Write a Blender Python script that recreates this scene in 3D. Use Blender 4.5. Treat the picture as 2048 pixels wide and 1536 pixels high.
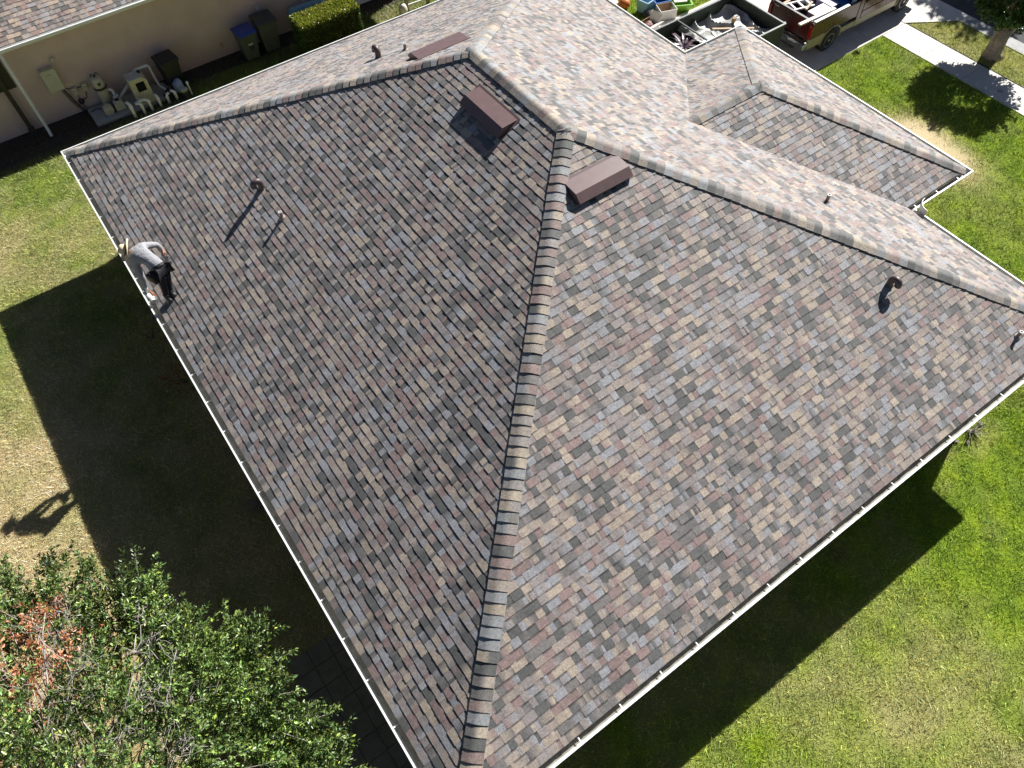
import bpy, math, random
import numpy as np
from mathutils import Vector, Matrix, noise as mnoise

# ------------------------------------------------------------------ camera, light, exposure
scene = bpy.context.scene
for o in list(bpy.data.objects):
    bpy.data.objects.remove(o)
COL = scene.collection

cam_data = bpy.data.cameras.new("camera")
cam = bpy.data.objects.new("camera", cam_data)
COL.objects.link(cam)
cam_data.sensor_width = 36.0
cam_data.lens = 26.157
cam_data.clip_start = 0.1
cam_data.clip_end = 500
CR = ((0.81339251, -0.58135749, -0.02039859),
      (-0.49520838, -0.67360793, -0.54865382),
      (0.30522335, 0.45637246, -0.83580074))
mw = Matrix.Identity(4)
for i in range(3):
    mw[i][0] = CR[0][i]
    mw[i][1] = -CR[1][i]
    mw[i][2] = -CR[2][i]
mw[0][3], mw[1][3], mw[2][3] = 0.4798, -0.97585, 14.987
cam.matrix_world = mw
scene.camera = cam

SUN_EL, SUN_AZ = math.radians(37.0), math.radians(18.0)   # azimuth from +x towards +y
world = bpy.data.worlds.new("World")
scene.world = world
world.use_nodes = True
wn = world.node_tree
sky = wn.nodes.new("ShaderNodeTexSky")
sky.sky_type = 'NISHITA'
sky.sun_disc = False
sky.air_density = 0.38
sky.dust_density = 0.4
sky.sun_elevation = SUN_EL
sky.sun_rotation = math.radians(90) - SUN_AZ
bg = wn.nodes["Background"]
bg.inputs["Strength"].default_value = 0.05
wn.links.new(sky.outputs[0], bg.inputs[0])

sun_data = bpy.data.lights.new("sun", 'SUN')
sun_data.energy = 5.0
sun_data.angle = math.radians(0.5)
sun_data.color = (1.0, 0.98, 0.945)
sun = bpy.data.objects.new("sun", sun_data)
COL.objects.link(sun)
SDIR = Vector((-math.cos(SUN_EL) * math.cos(SUN_AZ), -math.cos(SUN_EL) * math.sin(SUN_AZ), -math.sin(SUN_EL)))
sun.rotation_euler = SDIR.to_track_quat('-Z', 'Y').to_euler()
sun.location = (20, 8, 30)
scene.view_settings.view_transform = 'Standard'
scene.view_settings.look = 'None'
scene.view_settings.exposure = 1.0
scene.view_settings.gamma = 1.0

RNG = random.Random(7)
NR = np.random.default_rng(11)

# ------------------------------------------------------------------ materials
def nodes_of(name):
    m = bpy.data.materials.new(name)
    m.use_nodes = True
    nt = m.node_tree
    return m, nt, nt.nodes["Principled BSDF"]

def mixrgb(nt, blend, fac, a, b):
    n = nt.nodes.new("ShaderNodeMix")
    n.data_type = 'RGBA'
    n.blend_type = blend
    for sock, v in ((n.inputs[0], fac), (n.inputs[6], a), (n.inputs[7], b)):
        if hasattr(v, "is_linked"):
            nt.links.new(v, sock)
        elif isinstance(v, (int, float)):
            sock.default_value = v
        else:
            sock.default_value = (*v, 1) if len(v) == 3 else v
    return n.outputs[2]

def noise_node(nt, scale, detail=4, rough=0.6, coord="Object"):
    tc = nt.nodes.new("ShaderNodeTexCoord")
    n = nt.nodes.new("ShaderNodeTexNoise")
    n.inputs["Scale"].default_value = scale
    n.inputs["Detail"].default_value = detail
    n.inputs["Roughness"].default_value = rough
    nt.links.new(tc.outputs[coord], n.inputs["Vector"])
    return n.outputs[0]

def ramp(nt, fac, stops):
    r = nt.nodes.new("ShaderNodeValToRGB")
    els = r.color_ramp.elements
    els[0].position, els[0].color = stops[0][0], (*stops[0][1], 1)
    els[1].position, els[1].color = stops[-1][0], (*stops[-1][1], 1)
    for p, c in stops[1:-1]:
        e = els.new(p)
        e.color = (*c, 1)
    nt.links.new(fac, r.inputs[0])
    return r.outputs[0]

def bump(nt, bsdf, h, strength, dist):
    b = nt.nodes.new("ShaderNodeBump")
    b.inputs["Strength"].default_value = strength
    b.inputs["Distance"].default_value = dist
    nt.links.new(h, b.inputs["Height"])
    nt.links.new(b.outputs[0], bsdf.inputs["Normal"])

def mat(name, col, rough=0.7, var=0.25, scale=6.0, metal=0.0, spec=0.5, bumps=None, fine=None):
    """plain colour broken up by two scales of noise (stains and grain)"""
    m, nt, b = nodes_of(name)
    n1 = noise_node(nt, scale, 5)
    lo = tuple(c * (1 - var) for c in col)
    hi = tuple(min(1, c * (1 + var)) for c in col)
    c = ramp(nt, n1, [(0.3, lo), (0.7, hi)])
    if fine:
        n2 = noise_node(nt, fine[0], 3)
        c = mixrgb(nt, 'MULTIPLY', 1.0, c, ramp(nt, n2, [(0.3, (1 - fine[1],) * 3), (0.7, (1 + 0 * fine[1],) * 3)]))
    nt.links.new(c, b.inputs["Base Color"])
    b.inputs["Roughness"].default_value = rough
    b.inputs["Metallic"].default_value = metal
    b.inputs["Specular IOR Level"].default_value = spec
    if bumps:
        bump(nt, b, noise_node(nt, bumps[0], 4), bumps[1], bumps[2])
    return m

def attr_mat(name, rough=0.85, spec=0.3, granule=None, band=False, transl=0.0, bumps=None, dust=None, patchy=None, sheen=0.0):
    m, nt, b = nodes_of(name)
    at = nt.nodes.new("ShaderNodeAttribute")
    at.attribute_name = "Col"
    c = at.outputs["Color"]
    if band:                                   # factory-printed dark band on the shingle under each tab
        mr = nt.nodes.new("ShaderNodeMapRange")
        mr.interpolation_type = 'SMOOTHSTEP'
        mr.inputs[1].default_value, mr.inputs[2].default_value = 0.66, 0.76
        nt.links.new(at.outputs["Alpha"], mr.inputs[0])
        dk = mixrgb(nt, 'MULTIPLY', 1.0, c, (0.5, 0.5, 0.5))
        c = mixrgb(nt, 'MIX', mr.outputs[0], c, dk)
    if granule:
        n2 = noise_node(nt, granule[0], 2, 0.7)
        c = mixrgb(nt, 'MULTIPLY', 1.0, c, ramp(nt, n2, [(0.25, (1 - granule[1],) * 3), (0.75, (1 + granule[1],) * 3)]))
    if dust:
        n3 = noise_node(nt, dust[0], 6)
        c = mixrgb(nt, 'MULTIPLY', 1.0, c, ramp(nt, n3, [(0.3, (1 - dust[1],) * 3), (0.7, (1 + dust[1] * .5,) * 3)]))
    if patchy:
        n4 = noise_node(nt, patchy[0], 3)
        c = mixrgb(nt, 'MULTIPLY', 1.0, c, ramp(nt, n4, [(0.3, (1 - patchy[1],) * 3), (0.7, (1 + patchy[1],) * 3)]))
    if sheen:                                  # dusty granules pale out at grazing angles
        b.inputs["Sheen Weight"].default_value = sheen
        b.inputs["Sheen Roughness"].default_value = 0.5
        b.inputs["Sheen Tint"].default_value = (0.95, 0.93, 0.90, 1)
    nt.links.new(c, b.inputs["Base Color"])
    b.inputs["Roughness"].default_value = rough
    b.inputs["Specular IOR Level"].default_value = spec
    if bumps:
        bump(nt, b, noise_node(nt, bumps[0], 3), bumps[1], bumps[2])
    if transl > 0:
        tr = nt.nodes.new("ShaderNodeBsdfTranslucent")
        nt.links.new(c, tr.inputs["Color"])
        mx = nt.nodes.new("ShaderNodeMixShader")
        mx.inputs[0].default_value = transl
        nt.links.new(b.outputs[0], mx.inputs[1])
        nt.links.new(tr.outputs[0], mx.inputs[2])
        nt.links.new(mx.outputs[0], nt.nodes["Material Output"].inputs[0])
    return m

M = {}
M['shingle'] = attr_mat("asphalt_shingle", rough=0.7, spec=0.35, granule=(80, 0.55), band=True, bumps=(95, 0.9, 0.006), dust=(0.7, 0.12), patchy=(19, 0.20), sheen=0.24)
M['grass'] = attr_mat("grass_blade", rough=0.5, spec=0.35, transl=0.25)
M['turf'] = attr_mat("turf_soil", rough=0.95, spec=0.1, granule=(45, 0.45), bumps=(30, 0.8, 0.03))
M['leaf'] = attr_mat("leaf", rough=0.34, spec=0.6, transl=0.22)
M['white'] = mat("white_painted_metal", (0.80, 0.80, 0.77), 0.4, 0.05, 3, spec=0.5, fine=(40, 0.06))
M['whitepl'] = mat("white_plastic", (0.74, 0.74, 0.71), 0.45, 0.08, 8)
M['gutter_in'] = mat('shaded_gutter_floor', (0.22, 0.21, 0.175), 0.7, 0.4, 5)
M['stucco'] = mat("stucco", (0.66, 0.50, 0.42), 0.92, 0.10, 1.2, spec=0.15, bumps=(60, 0.6, 0.01), fine=(55, 0.14))
M['stucco2'] = mat("warm_stucco", (0.47, 0.34, 0.245), 0.92, 0.10, 1.2, spec=0.15, bumps=(60, 0.6, 0.01), fine=(55, 0.14))
M['maroon'] = mat("brown_painted_steel", (0.135, 0.083, 0.080), 0.42, 0.10, 9, spec=0.5, fine=(120, 0.10))
M['gooseneck'] = mat('dark_brown_vent_paint', (0.085, 0.058, 0.055), 0.45, 0.15, 12)
M['darkvoid'] = mat("dark_interior", (0.012, 0.012, 0.014), 0.9, 0.2, 8, spec=0.1)
M['lead'] = mat("pale_vent_pipe", (0.55, 0.53, 0.50), 0.55, 0.12, 12)
M['rust'] = mat("weathered_pipe", (0.25, 0.19, 0.16), 0.6, 0.2, 14)
M['concrete'] = mat("concrete", (0.70, 0.67, 0.61), 0.9, 0.10, 2.2, spec=0.2, bumps=(50, 0.3, 0.005), fine=(60, 0.14))
M['pad'] = mat("grey_concrete", (0.42, 0.42, 0.41), 0.9, 0.12, 3, spec=0.2, fine=(70, 0.2))
M['asphalt'] = mat("asphalt", (0.085, 0.085, 0.088), 0.9, 0.18, 2, spec=0.2, bumps=(90, 0.5, 0.006), fine=(110, 0.3))
M['mulch'] = mat("dark_mulch", (0.09, 0.075, 0.058), 0.95, 0.5, 14, spec=0.1, bumps=(22, 1.0, 0.03), fine=(40, 0.6))
M['paver'] = mat("grey_paver", (0.23, 0.205, 0.165), 0.9, 0.2, 3, spec=0.2, fine=(60, 0.25))
M['cream'] = mat("cream_plastic", (0.53, 0.47, 0.345), 0.5, 0.10, 7, fine=(60, 0.08))
M['beigebox'] = mat("beige_enamel", (0.52, 0.49, 0.36), 0.45, 0.06, 5)
M['greyenamel'] = mat("grey_enamel", (0.46, 0.46, 0.44), 0.5, 0.08, 6)
M['black'] = mat("black_plastic", (0.018, 0.018, 0.02), 0.5, 0.3, 6)
M['binbody'] = mat("grey_green_bin_plastic", (0.085, 0.088, 0.078), 0.55, 0.2, 5)
M['binlid'] = mat("charcoal_lid_plastic", (0.05, 0.052, 0.062), 0.5, 0.2, 5)
M['bluelid'] = mat("blue_lid_plastic", (0.02, 0.055, 0.30), 0.45, 0.15, 5)
M['rubber'] = mat("tyre_rubber", (0.02, 0.02, 0.02), 0.75, 0.25, 9)
M['chrome'] = mat("chrome", (0.62, 0.62, 0.60), 0.22, 0.1, 5, metal=1.0)
M['alloy'] = mat("alloy_wheel", (0.42, 0.42, 0.42), 0.35, 0.15, 8, metal=0.8)
M['carpaint'] = mat("maroon_car_paint", (0.085, 0.017, 0.016), 0.22, 0.12, 2, spec=0.6)
M['gold'] = mat("tan_car_paint", (0.36, 0.30, 0.19), 0.28, 0.08, 2, spec=0.6)
M['glass'] = mat("tinted_glass", (0.015, 0.017, 0.02), 0.35, 0.1, 2, spec=0.4)
M['redlens'] = mat("red_tail_lamp", (0.30, 0.015, 0.012), 0.25, 0.15, 8)
M['bedliner'] = mat("bed_liner", (0.06, 0.05, 0.06), 0.7, 0.3, 7)
M['wood'] = mat("pale_timber", (0.42, 0.30, 0.18), 0.7, 0.2, 12)
M['paleboard'] = mat("pale_board", (0.62, 0.56, 0.48), 0.6, 0.12, 7)
M['darksteel'] = mat("dark_painted_steel", (0.035, 0.04, 0.042), 0.5, 0.3, 6)
M['railpaint'] = mat('scuffed_rail_paint', (0.12, 0.13, 0.115), 0.5, 0.5, 8)
M['greenboard'] = mat("dark_green_board", (0.045, 0.062, 0.04), 0.6, 0.25, 5)
M['plastic_sheet'] = mat("dusty_plastic_sheet", (0.34, 0.34, 0.32), 0.42, 0.45, 2.2, spec=0.5, bumps=(14, 0.5, 0.03))
M['card'] = mat("cardboard", (0.30, 0.19, 0.105), 0.85, 0.15, 6)
M['cardw'] = mat("white_cardboard", (0.66, 0.63, 0.58), 0.8, 0.08, 6)
M['bluebin'] = mat("pale_blue_plastic", (0.25, 0.42, 0.55), 0.45, 0.12, 5)
M['cooler'] = mat("blue_cooler_plastic", (0.015, 0.12, 0.34), 0.4, 0.1, 5)
M['lilac'] = mat("pale_lilac_plastic", (0.34, 0.31, 0.44), 0.5, 0.12, 5)
M['lime'] = mat("lime_plastic", (0.19, 0.42, 0.035), 0.45, 0.12, 5)
M['orange'] = mat("orange_plastic", (0.55, 0.14, 0.02), 0.5, 0.15, 6)
M['bark'] = mat("pale_bark", (0.40, 0.34, 0.27), 0.9, 0.35, 7, spec=0.15, bumps=(18, 1.0, 0.04), fine=(35, 0.4))
M['twig'] = mat("bleached_twig", (0.40, 0.36, 0.32), 0.85, 0.3, 12, spec=0.15)
M['darkbark'] = mat("brown_bark", (0.12, 0.09, 0.065), 0.9, 0.3, 12, spec=0.15)
M['bluecloth'] = mat("blue_white_sack", (0.42, 0.50, 0.62), 0.7, 0.2, 9, bumps=(12, 0.8, 0.04))
M['brownpost'] = mat("dark_brown_post", (0.045, 0.035, 0.025), 0.7, 0.25, 6)
M['shirt'] = mat("grey_shirt", (0.30, 0.30, 0.315), 0.9, 0.08, 8, spec=0.1, bumps=(16, 0.9, 0.03))
M['trousers'] = mat("black_trousers", (0.022, 0.022, 0.026), 0.85, 0.3, 9, spec=0.15, bumps=(16, 0.8, 0.03))
M['shorts'] = mat("grey_seat_cloth", (0.20, 0.20, 0.21), 0.85, 0.15, 9, spec=0.15)
M['skin'] = mat("skin", (0.36, 0.19, 0.13), 0.55, 0.1, 9)
M['straw'] = mat("straw", (0.66, 0.53, 0.33), 0.8, 0.12, 22, spec=0.2, bumps=(60, 0.6, 0.004))
M['hatband'] = mat("brown_hat_band", (0.16, 0.06, 0.045), 0.7, 0.15, 9)
M['glove'] = mat("off_white_glove", (0.68, 0.66, 0.60), 0.8, 0.08, 12)
M['leather'] = mat("black_leather", (0.018, 0.017, 0.018), 0.5, 0.3, 9)
M['hair'] = mat("dark_hair", (0.03, 0.02, 0.015), 0.6, 0.3, 30)
M['stone'] = mat("grey_rubble", (0.22, 0.19, 0.155), 0.9, 0.25, 5, spec=0.15)

# ------------------------------------------------------------------ mesh builder
class MB:
    def __init__(self):
        self.v, self.f, self.c = [], [], []

    def add(self, verts, faces, col=None):
        n = len(self.v)
        self.v += [tuple(p) for p in verts]
        self.f += [tuple(i + n for i in f) for f in faces]
        if col is not None:
            if isinstance(col, list):
                self.c += col
            else:
                self.c += [col] * len(verts)
        return self

    def box(self, c, s, rz=0.0, rot=None, taper=1.0):
        hx, hy, hz = s[0] / 2, s[1] / 2, s[2] / 2
        R = rot if rot is not None else Matrix.Rotation(rz, 3, 'Z')
        vs = []
        for z in (-1, 1):
            k = taper if z > 0 else 1.0
            for x, y in ((-1, -1), (1, -1), (1, 1), (-1, 1)):
                vs.append(Vector(c) + R @ Vector((x * hx * k, y * hy * k, z * hz)))
        return self.add(vs, [(0, 3, 2, 1), (4, 5, 6, 7), (0, 1, 5, 4), (1, 2, 6, 5), (2, 3, 7, 6), (3, 0, 4, 7)])

    def tube(self, path, radii, n=10, cap0=True, cap1=True, sx=1.0):
        path = [Vector(p) for p in path]
        if isinstance(radii, (int, float)):
            radii = [radii] * len(path)
        up = None
        vs, fs = [], []
        for i, p in enumerate(path):
            t = (path[min(i + 1, len(path) - 1)] - path[max(i - 1, 0)]).normalized()
            if up is None:
                a = Vector((0, 0, 1)) if abs(t.z) < 0.9 else Vector((1, 0, 0))
                up = t.cross(a).normalized()
            up = (up - t * up.dot(t)).normalized()
            w = t.cross(up)
            for k in range(n):
                an = 2 * math.pi * k / n
                vs.append(p + (up * math.cos(an) * sx + w * math.sin(an)) * radii[i])
        for i in range(len(path) - 1):
            for k in range(n):
                a, b = i * n + k, i * n + (k + 1) % n
                fs.append((a, b, b + n, a + n))
        if cap0:
            fs.append(tuple(reversed(range(n))))
        if cap1:
            fs.append(tuple(range((len(path) - 1) * n, len(path) * n)))
        return self.add(vs, fs)

    def lathe(self, base, prof, n=20, axis=None):
        """prof: (radius, height) pairs about the axis through base"""
        R = Matrix.Identity(3) if axis is None else Vector(axis).to_track_quat('Z', 'Y').to_matrix()
        vs, fs = [], []
        for r, h in prof:
            for k in range(n):
                an = 2 * math.pi * k / n
                vs.append(Vector(base) + R @ Vector((r * math.cos(an), r * math.sin(an), h)))
        for i in range(len(prof) - 1):
            for k in range(n):
                a, b = i * n + k, i * n + (k + 1) % n
                fs.append((a, b, b + n, a + n))
        fs.append(tuple(reversed(range(n))))
        fs.append(tuple(range((len(prof) - 1) * n, len(prof) * n)))
        return self.add(vs, fs)

    def prism(self, poly, fn, d0, d1):
        """poly: 2-D outline; fn(u, v, d) -> point; extruded from d0 to d1"""
        n = len(poly)
        vs = [fn(u, v, d0) for u, v in poly] + [fn(u, v, d1) for u, v in poly]
        fs = [tuple(reversed(range(n))), tuple(range(n, 2 * n))]
        fs += [(i, (i + 1) % n, (i + 1) % n + n, i + n) for i in range(n)]
        return self.add(vs, fs)

    def sheet(self, nu, nv, fn, thick=None):
        vs = [fn(i / nu, j / nv) for j in range(nv + 1) for i in range(nu + 1)]
        w = nu + 1
        fs = [(j * w + i, j * w + i + 1, (j + 1) * w + i + 1, (j + 1) * w + i) for j in range(nv) for i in range(nu)]
        return self.add(vs, fs)

    def build(self, name, material, parent=None, smooth=False, bevel=0.0, loc=None, subsurf=0):
        me = bpy.data.meshes.new(name)
        me.from_pydata(self.v, [], self.f)
        if self.c:
            ca = me.color_attributes.new("Col", 'FLOAT_COLOR', 'POINT')
            ca.data.foreach_set("color", np.array(self.c, dtype=np.float32).ravel())
        me.materials.append(M[material] if isinstance(material, str) else material)
        if smooth:
            me.polygons.foreach_set("use_smooth", [True] * len(me.polygons))
        me.update()
        o = bpy.data.objects.new(name, me)
        COL.objects.link(o)
        if parent is not None:
            o.parent = parent
        if loc is not None:
            o.location = loc
        if bevel > 0:
            b = o.modifiers.new("bevel", 'BEVEL')
            b.width = bevel
            b.segments = 2
            b.limit_method = 'ANGLE'
            b.angle_limit = math.radians(40)
        if subsurf:
            s = o.modifiers.new("sub", 'SUBSURF')
            s.levels = s.render_levels = subsurf
        return o

def tag(o, label=None, cat=None, group=None, kind=None):
    if label: o['label'] = label
    if cat: o['category'] = cat
    if group: o['group'] = group
    if kind: o['kind'] = kind
    return o

def thing(name, loc, label, cat, group=None, rz=0.0):
    o = bpy.data.objects.new(name, None)
    o.empty_display_size = 0.2
    COL.objects.link(o)
    o.location = loc
    o.rotation_euler = (0, 0, rz)
    return tag(o, label, cat, group)

def copy_child(src, parent, loc, rz=0.0):
    c = src.copy()
    COL.objects.link(c)
    c.parent = parent
    c.location = loc
    c.rotation_euler = (0, 0, rz)
    return c

def np_mesh(name, verts, faces, material, cols=None, parent=None, loc=None):
    """verts (N,3), faces (M,k) with constant k"""
    me = bpy.data.meshes.new(name)
    nv, (nf, k) = len(verts), faces.shape
    me.vertices.add(nv)
    me.vertices.foreach_set("co", verts.astype(np.float32).ravel())
    me.loops.add(nf * k)
    me.loops.foreach_set("vertex_index", faces.astype(np.int32).ravel())
    me.polygons.add(nf)
    me.polygons.foreach_set("loop_start", np.arange(0, nf * k, k, dtype=np.int32))
    me.polygons.foreach_set("loop_total", np.full(nf, k, dtype=np.int32))
    if cols is not None:
        ca = me.color_attributes.new("Col", 'FLOAT_COLOR', 'POINT')
        ca.data.foreach_set("color", cols.astype(np.float32).ravel())
    me.materials.append(M[material])
    me.update(calc_edges=True)
    me.validate()
    o = bpy.data.objects.new(name, me)
    COL.objects.link(o)
    if parent is not None:
        o.parent = parent
    if loc is not None:
        o.location = loc
    return o

def vnoise(x, y, scale, seed):
    """smooth value noise on numpy arrays, 0..1"""
    x, y = x * scale + seed * 17.3, y * scale - seed * 9.1
    xi, yi = np.floor(x).astype(np.int64), np.floor(y).astype(np.int64)
    xf, yf = x - xi, y - yi
    def h(a, b):
        n = (a * 374761393 + b * 668265263 + seed * 982451653) & 0x7fffffff
        n = ((n ^ (n >> 13)) * 1274126177) & 0x7fffffff
        return ((n ^ (n >> 16)) & 0xffff) / 65535.0
    u, v = xf * xf * (3 - 2 * xf), yf * yf * (3 - 2 * yf)
    return (h(xi, yi) * (1 - u) + h(xi + 1, yi) * u) * (1 - v) + (h(xi, yi + 1) * (1 - u) + h(xi + 1, yi + 1) * u) * v

def fbm(x, y, scale, seed, n=4):
    s, a, t = 0, 1.0, 0
    for i in range(n):
        s = s + vnoise(x, y, scale * 2 ** i, seed + i) * a
        t += a
        a *= 0.55
    return s / t

# ------------------------------------------------------------------ ground
W, L, PIT, EH = 15.0, 17.963, 0.48657, 2.8         # roof plan, pitch, eave height
XW, Y1, Y2 = 17.133, 4.266, 11.633                 # garage wing

def smooth(x, a, b):
    t = np.clip((x - a) / (b - a), 0, 1)
    return t * t * (3 - 2 * t)

def turf_colour(x, y):
    """how green or dry the lawn is, with shade painted in beside the house -> rgb"""
    n1 = fbm(x, y, 0.45, 3)
    n2 = fbm(x, y, 1.7, 9)
    dry = 0.25 + 0 * x
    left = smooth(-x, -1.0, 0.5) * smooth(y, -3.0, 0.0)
    dry_shade_left = 0.96 - 0.40 * smooth(y, 10.5, 17.0) - 0.25 * smooth(y, 19.3, 21.6) - 0.34 * smooth(x, -3.4, -0.8) * smooth(y, 12, 15.5) - 0.38 * smooth(x, -3.6, -1.6) * (1 - smooth(y, 12, 15.5))  # last term greens and darkens turf by the house to deepen its shadow
    dry = dry * (1 - left) + dry_shade_left * left
    back = smooth(-y, 0.0, 0.6) * smooth(x, -1, 1)
    dry_back = 0.06 + 0.20 * smooth(12.5 - x, 0, 7) + 0.30 * np.exp(-(((x - 8.1) / 1.2) ** 2 + ((y + 3.1) / 0.7) ** 2)) + 0.5 * np.exp(-(((x - 13.6) / .55) ** 2 + ((y + .2) / .35) ** 2))
    dry = dry * (1 - back) + dry_back * back
    front = smooth(x, 14.6, 15.2)
    bare = np.exp(-(((x - 20.9) / 1.05) ** 2 + ((y - 6.75) / 1.75) ** 2) ** 1.6)
    verge = smooth(x, 25.4, 25.6)
    dry_front = 0.05 + 1.0 * bare + 0.33 * verge
    dry = dry * (1 - front) + dry_front * front
    side = smooth(y, 18.1, 18.6) * (x > 0.3)
    dry = dry * (1 - side) + 0.12 * side
    amp = np.where(front * (1 - bare) > .5, 0.35, np.where(back > .5, .7, .95))
    barek = (front * bare)[..., None]
    d = np.clip(dry + (n1 - 0.5) * amp + (n2 - 0.5) * amp * 0.8, 0, 1)[..., None]
    soil = (smooth(y, 22.0, 23.0) * (y < 24.2) * (0.55 + 0.6 * smooth(4.6 - x, 0, 1)) * smooth(x, -7, -6))[..., None].clip(0, 1)
    green = np.array([0.275, 0.372, 0.026])
    deep = np.array([0.165, 0.245, 0.026])
    tan = np.array([0.53, 0.42, 0.23])
    k = np.clip((fbm(x, y, 3.2, 21) - 0.35) * 2.2, 0, 1)[..., None]
    g = green * k + deep * (1 - k)
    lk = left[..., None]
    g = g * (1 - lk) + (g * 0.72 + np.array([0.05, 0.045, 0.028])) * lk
    tan = tan + barek * np.array([0.20, 0.17, 0.12])
    return (g * (1 - d) + tan * d) * (1 - soil) + np.array([0.10, 0.085, 0.065]) * soil

gx = np.unique(np.concatenate([np.linspace(-90, -10, 9), np.arange(-9, 31, 0.16), np.linspace(32, 110, 9)]))
gy = np.unique(np.concatenate([np.linspace(-90, -8, 9), np.arange(-7, 31, 0.16), np.linspace(32, 110, 9)]))
X, Y = np.meshgrid(gx, gy)
nx, ny = len(gx), len(gy)
gv = np.stack([X.ravel(), Y.ravel(), np.zeros(X.size)], 1)
ii = np.arange(nx * ny).reshape(ny, nx)
gf = np.stack([ii[:-1, :-1].ravel(), ii[:-1, 1:].ravel(), ii[1:, 1:].ravel(), ii[1:, :-1].ravel()], 1)
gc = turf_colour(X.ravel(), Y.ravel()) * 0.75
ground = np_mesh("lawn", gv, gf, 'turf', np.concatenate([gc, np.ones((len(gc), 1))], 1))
tag(ground, kind='structure')

def slab(name, x0, x1, y0, y1, z, material, h=0.05):
    o = MB().box(((x0 + x1) / 2, (y0 + y1) / 2, z - h / 2), (x1 - x0, y1 - y0, h)).build(name, material)
    return tag(o, kind='structure')

# driveway in panels, with joints, sidewalk in flags, street with gutter pan
mb = MB()
for i in range(7):
    x0 = 15.2 + i * 1.75
    for (y0, y1) in ((11.3, 13.6), (13.615, 16.4)):
        mb.box((x0 + 0.865, (y0 + y1) / 2, -0.002), (1.735, y1 - y0, 0.04))
mb.add([(25.62, 11.31, .030), (27.72, 9.9, .030), (27.72, 17.6, .030), (25.62, 16.4, .030)], [(0, 1, 2, 3)])
tag(mb.build("driveway", 'concrete', bevel=0.006), kind='structure')
mb = MB()
for i in range(10):
    y1 = 11.28 - i * 1.55
    mb.box((25.02, y1 - 0.77, 0.0), (1.18, 1.538, 0.05))
tag(mb.build("sidewalk", 'concrete', bevel=0.006), kind='structure')
slab("soil_edge", 25.615, 25.70, -5, 11.2, 0.006, 'mulch')
slab("kerb", 27.2, 27.75, -20, 40, 0.022, 'pad', 0.06)
slab("street", 27.76, 36, -60, 80, 0.010, 'asphalt')
slab("mulch_bed", -6, 15, 23.25, 24.0, 0.012, 'mulch', 0.05)
# patio of square pavers under the back eave (in the house's shade)
mb = MB()
for i in range(5):
    for j in range(12):
        mb.box((-1.14 + i * 0.41, -0.2 + j * 0.41, 0.0), (0.395, 0.395, 0.05))
tag(mb.build("patio", 'paver', bevel=0.006), kind='structure')

# ------------------------------------------------------------------ grass blades
def grass_patch(x0, x1, y0, y1, dens, hmean, wid):
    n = int((x1 - x0) * (y1 - y0) * dens)
    x = NR.uniform(x0, x1, n)
    y = NR.uniform(y0, y1, n)
    return x, y, np.full(n, hmean), np.full(n, wid)

parts = [grass_patch(-8.2, 0.5, -1.5, 23.3, 1250, .052, .013),
         grass_patch(-1, 16.2, -5.8, 0.42, 1350, .052, .013),
         grass_patch(14.45, 24.42, -2, 11.28, 950, .06, .016),
         grass_patch(25.72, 27.2, 2, 11.15, 950, .06, .016),
         grass_patch(0.5, 14, 18.2, 23.3, 900, .075, .015),
         grass_patch(13.5, 23.5, 14.0, 19.5, 800, .065, .017),
         grass_patch(-2, 24.4, -10, -5.8, 620, .055, .017), grass_patch(16.2, 24.42, -5.8, -2, 620, .055, .017),
         grass_patch(-11, -8.2, -4, 23.3, 620, .055, .017), grass_patch(25.72, 27.2, -8, 2, 700, .06, .016)]
gxp = np.concatenate([p[0] for p in parts]); gyp = np.concatenate([p[1] for p in parts])
gh = np.concatenate([p[2] for p in parts]); gw = np.concatenate([p[3] for p in parts])
inhouse = ((gxp > 0.56) & (gxp < 14.44) & (gyp > 0.45) & (gyp < 17.4)) | ((gxp > 14) & (gxp < 16.6) & (gyp > 4.8) & (gyp < 11.1))
patio_m = (gxp > -1.37) & (gxp < .7) & (gyp < 4.55) & (gyp > -0.5)
drive_m = (gxp > 15.1) & (gyp > 11.25) & (gyp < 16.5)
bare_d = np.exp(-(((gxp - 20.9) / 1.05) ** 2 + ((gyp - 6.75) / 1.75) ** 2) ** 1.6)
clump = fbm(gxp, gyp, 2.6, 31)
thin = NR.uniform(0, 1, len(gxp)) < np.clip(0.45 + clump * 0.9 - bare_d * 0.85 - 0.5 * smooth(gyp, 22.2, 22.9) * (gxp < 8.5), 0, 1)
apron_m = (gxp > 25.6) & (gyp > 11.31 - (gxp - 25.62) * .68)
keep = ~inhouse & ~apron_m & ~patio_m & ~drive_m & thin
gxp, gyp, gh, gw, clump = gxp[keep], gyp[keep], gh[keep], gw[keep], clump[keep]
n = len(gxp)
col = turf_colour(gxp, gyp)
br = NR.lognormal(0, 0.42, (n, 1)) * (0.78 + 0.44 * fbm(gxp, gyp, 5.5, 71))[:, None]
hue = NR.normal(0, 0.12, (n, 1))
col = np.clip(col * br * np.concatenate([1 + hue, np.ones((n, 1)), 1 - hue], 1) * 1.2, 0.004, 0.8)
ang = NR.uniform(0, 2 * np.pi, n)
lean = NR.uniform(0.5, 1.9, n)
la = NR.uniform(0, 2 * np.pi, n)
h = gh * NR.lognormal(0, 0.33, n) * (0.6 + 0.9 * clump)
w = gw * NR.uniform(0.7, 1.35, n)
p = np.stack([gxp, gyp, np.full(n, -0.002)], 1)
side = np.stack([np.cos(ang), np.sin(ang), np.zeros(n)], 1) * w[:, None] * .5
tip = p + np.stack([np.cos(la) * lean * h, np.sin(la) * lean * h, h], 1)
gv = np.stack([p - side, p + side, tip], 1).reshape(-1, 3)
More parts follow.
